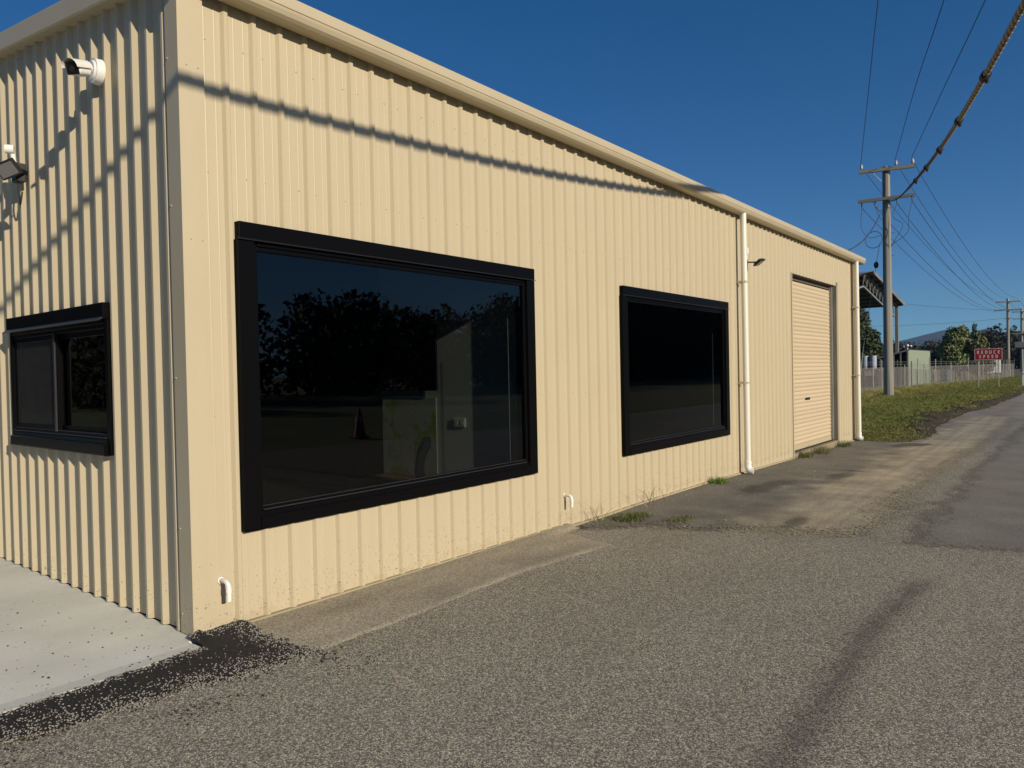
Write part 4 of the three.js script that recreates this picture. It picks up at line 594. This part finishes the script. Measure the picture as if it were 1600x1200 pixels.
// road sign, round sign from behind, guide post, traffic cone over the road
{
  const s = thing('road_sign', 'red road sign reading reduce speed on two posts in the grass', 'road sign', [52.65, -0.12, -0.98]);
  const W = 1.5, H = 0.74, yc = 2.135, cv = document.createElement('canvas'); cv.width = 1024; cv.height = 512; const c = cv.getContext('2d');
  c.fillStyle = '#9c1620'; c.fillRect(0, 0, 1024, 512); c.strokeStyle = '#d9cfcb'; c.lineWidth = 16; c.strokeRect(14, 14, 996, 484); c.fillStyle = '#e2d9d4'; c.textAlign = 'center'; c.textBaseline = 'middle'; c.font = 'bold 205px sans-serif';
  const put = (w, y, wd) => { const ls = [...w]; ls.forEach((l, i) => { c.save(); c.translate(512 + (i - (ls.length - 1) / 2) * wd, y); c.scale(0.78, 1); c.fillText(l, 0, 0); c.restore(); }); }; put('REDUCE', 160, 152); put('SPEED', 358, 152);
  const t = new THREE.CanvasTexture(cv); t.colorSpace = THREE.SRGBColorSpace;
  const face = new THREE.PlaneGeometry(W - 0.02, H - 0.02).rotateY(-Math.PI / 2).translate(-0.0165, yc, 0);
  part('board', [box(-0.012, 0.012, yc - H / 2, yc + H / 2, -W / 2, W / 2)], M.galv, s); part('face', [face], std([1, 1, 1], 0.5, { map: t }), s);
  for (const z of [-0.55, 0.52]) part('post', [rod([0.05, -0.2, z], [0.05, yc + H / 2 + 0.04, z], 0.035, 0.035, 10)], M.galv, s);
  s.rotation.y = 0.02;
  const d = thing('round_sign', 'round road sign seen from behind, beyond the red sign', 'road sign', [97.5, -0.15, -3.67]); part('disc', [new THREE.CylinderGeometry(0.46, 0.46, 0.02, 28).rotateZ(Math.PI / 2).translate(0, 2.25, 0)], std([0.07, 0.065, 0.03], 0.6), d); part('post', [rod([0.04, -0.1, 0], [0.04, 2.6, 0], 0.035)], M.galv, d);
  const g = thing('guide_post', 'white guide post at the far road edge, right side', 'post', [57.8, -0.15, 0.5]); part('post', [box(-0.02, 0.02, -0.2, 1.0, -0.06, 0.06, 0.01)], M.white, g); part('reflector', [box(-0.026, -0.0205, 0.78, 0.88, -0.03, 0.03)], std([0.5, 0.02, 0.02], 0.3), g);
  const k = thing('traffic_cone', 'red traffic cone across the road, mirrored in the large window', 'cone', [10.2, -0.12, 10.7]); part('cone', [new THREE.CylinderGeometry(0.035, 0.16, 0.72, 20).translate(0, 0.4, 0)], std([0.30, 0.024, 0.016], 0.5), k); part('base', [box(-0.19, 0.19, 0, 0.04, -0.19, 0.19, 0.01)], M.rubber, k); part('band', [new THREE.CylinderGeometry(0.083, 0.112, 0.16, 20).translate(0, 0.50, 0)], std([0.35, 0.34, 0.33], 0.6), k);
}

// ---------------------------------------------------------------- trees, wood and hills
function leaves(blobs, n, size, seed, tone) {               // small leaf sprays through the blobs' volume, denser near the surface
  const R = rng(seed), p = [], c = [], tot = blobs.reduce((a, b) => a + b[3] * b[4] * b[5], 0);
  for (const [x, y, z, rx, ry, rz] of blobs) { const m = Math.round(n * rx * ry * rz / tot), jit = R() * 0.2;
    for (let k = 0; k < m; k++) {
      const u = R() * 2 - 1, a = R() * 6.28, q = Math.sqrt(1 - u * u), dir = [q * Math.cos(a), u, q * Math.sin(a)], lump = 0.72 + 0.5 * fbm(dir[0] * 2.6 + 9, dir[1] * 2.6 + dir[2] * 2.1 + 7, seed, 3), r = Math.cbrt(0.12 + 0.88 * R()) * lump;
      const C0 = [x + dir[0] * rx * r, y + dir[1] * ry * r, z + dir[2] * rz * r], s = size * (0.5 + R()), t = 0.75 + 0.5 * R() + jit - 0.1;
      const e = new THREE.Vector3(R() - 0.5, R() - 0.5, R() - 0.5).normalize(), f = new THREE.Vector3(R() - 0.5, (R() - 0.5) * 0.7, R() - 0.5).cross(e).normalize();
      for (const [i, j] of [[-1, -0.5], [1, -0.35], [0.1, 0.9]]) p.push(C0[0] + (e.x * i + f.x * j) * s, C0[1] + (e.y * i + f.y * j) * s, C0[2] + (e.z * i + f.z * j) * s);
      for (let i = 0; i < 3; i++) c.push(t * tone[0], t * tone[1], t * tone[2]);
    } }
  const g = new THREE.BufferGeometry(); g.setAttribute('position', new THREE.Float32BufferAttribute(p, 3)); g.setAttribute('color', new THREE.Float32BufferAttribute(c, 3)); g.computeVertexNormals(); return g;
}
const leafMat = std([1, 1, 1], 0.8, { vertexColors: true }), bark = std([0.10, 0.08, 0.06], 0.95);
function tree(name, label, pos, blobs, n, size, tone, trunkR, seed, limbs) {
  const t = thing(name, label, 'tree', pos); const top = Math.max(...blobs.map((b) => b[1])); const tr = part('trunk', [rod([0, -0.3, 0], [0.1, top * 0.8, 0], trunkR, trunkR * 0.35, 10)], bark, t);
  for (const b of blobs.slice(0, limbs)) part('limb', [rod([0.05, Math.max(0.5, b[1] * 0.45), 0], [b[0], b[1], b[2]], trunkR * 0.45, trunkR * 0.12, 7)], bark, tr);
  part('crown', [leaves(blobs, n, size, seed, tone)], leafMat, t); return t;
}
tree('pine_tree', 'dark green dense tree under the canopy roof left of the near pole', [80, -0.15, -15.5], [[0, 5.2, -0.5, 2.6, 1.6, 2.6], [-0.5, 3.4, 1.0, 2.4, 1.6, 2.2], [0.5, 6.6, 0.2, 1.8, 1.3, 1.6], [0, 2.2, -1.2, 2.6, 1.6, 2.6], [0.3, 4.4, 1.6, 1.4, 1.2, 1.2], [0, 3.0, -3, 2.2, 2, 2]], 15000, 0.17, [0.05, 0.066, 0.024], 0.25, 301, 5);
tree('gum_tree', 'pale green feathery tree standing before the dark wood', [107, -0.15, -9.2], [[0, 4.6, -0.3, 1.5, 1.5, 1.5], [0, 5.6, 0.4, 1.0, 0.9, 0.9], [0, 3.2, -0.9, 1.6, 1.5, 1.6], [0, 5.7, -0.7, 0.8, 0.8, 0.7], [0, 1.8, 0, 1.6, 1.3, 1.6]], 7500, 0.15, [0.185, 0.21, 0.075], 0.14, 302, 4);
tree('gum_tree', 'olive green rounded tree just left of the red sign', [107.6, -0.15, -7.3], [[0, 4.0, 0, 1.3, 1.4, 1.4], [0, 4.9, 0.3, 0.9, 0.7, 0.9], [0, 2.6, 0.6, 1.4, 1.3, 1.4], [0, 2.3, -0.9, 1.3, 1.2, 1.2], [0, 1.4, 0.3, 1.6, 1.2, 1.8]], 7500, 0.15, [0.125, 0.138, 0.05], 0.14, 303, 4);
tree('pine_tree', 'thin pointed tree top rising behind the pale feathery trees', [137, -0.15, -10.6], [[0, 7.2, 0, 0.35, 1.0, 0.35], [0, 5.6, 0, 0.7, 1.2, 0.7], [0, 4.0, 0, 1.0, 1.2, 1.0]], 2200, 0.15, [0.05, 0.055, 0.045], 0.14, 304, 0);
{
  const R = rng(55), far = [], near = [];
  for (let k = 0; k < 190; k++) { const z = mix(-75, 34, R()), x = 205 + R() * 45 + 0.15 * Math.abs(z), h = 4.9 + 3.6 * fbm(z * 0.09, 1, 56, 3) + 1.5 * (R() - 0.5) + 2.2 * smooth(-22, -14, z); far.push([x, h * 0.5, z, 1.6 + R(), h * 0.54, 1.5 + 1.4 * R()]); }
  single('dark_wood', [leaves(far, 72000, 0.36, 305, [0.026, 0.027, 0.018])], leafMat, 'dark line of trees along the horizon beyond the yard', 'wood', null, 'stuff');
  const side = [];
  for (let k = 0; k < 195; k++) {
    const x = mix(-70, 190, Math.pow(R(), 0.9)), z = 46 + R() * 16;
    const h = 6.7 + 3.5 * fbm(x * 0.11, 1, 57, 3) + 1.8 * (R() - 0.5) + 5.5 * smooth(58, 105, x); near.push([x, h * 0.55, z, 2.0 + 2 * R(), h * 0.5, 2.4 + R()], [x + 2 * (R() - 0.5), h * 0.2, z - 1, 3.2, h * 0.26, 2.4]);
  }
  single('roadside_wood', [leaves(near, 230000, 0.27, 306, [0.03, 0.034, 0.018])], leafMat, 'wood across the road mirrored in the windows', 'wood', null, 'stuff');
  for (let k = 0; k < 34; k++) { const x = mix(-44, -3, R()), z = -34 - R() * 22, h = 9 + 4 * R(); side.push([x, h * 0.5, z, 3 + 1.5 * R(), h * 0.52, 3], [x + 2, h * 0.2, z + 1, 3.4, h * 0.28, 2.6]); }
  single('yard_wood', [leaves(side, 90000, 0.16, 307, [0.016, 0.018, 0.011])], leafMat, 'dark trees beyond the yard mirrored in the small end window', 'wood', null, 'stuff');
  const hx = lin(2500, 4200, 24), hz = lin(-2400, 1200, 150);
  const hg = sheet(hx, hz, (x, z) => { const u = (x - 2500) / 1700, ridge = Math.sin(Math.PI * clamp(u * 1.15)); const ht = table([[-0.6, 60], [-0.25, 72], [-0.19, 92], [-0.165, 108], [-0.131, 132], [-0.112, 112], [-0.09, 129], [-0.075, 112], [-0.057, 114], [0, 120], [0.2, 100]], z / x); return -4 + ridge * (ht * 1.02 + 22 * (fbm(x * 0.004, z * 0.004, 122, 4) - 0.5)); }, (x, z) => { const k = 0.8 + 0.5 * fbm(x * 0.01, z * 0.01, 123, 3); return [k, k, k]; });
  struct('hills', hg, std([0.045, 0.055, 0.035], 1, { vertexColors: true }));
}
renderer.render(scene, camera);
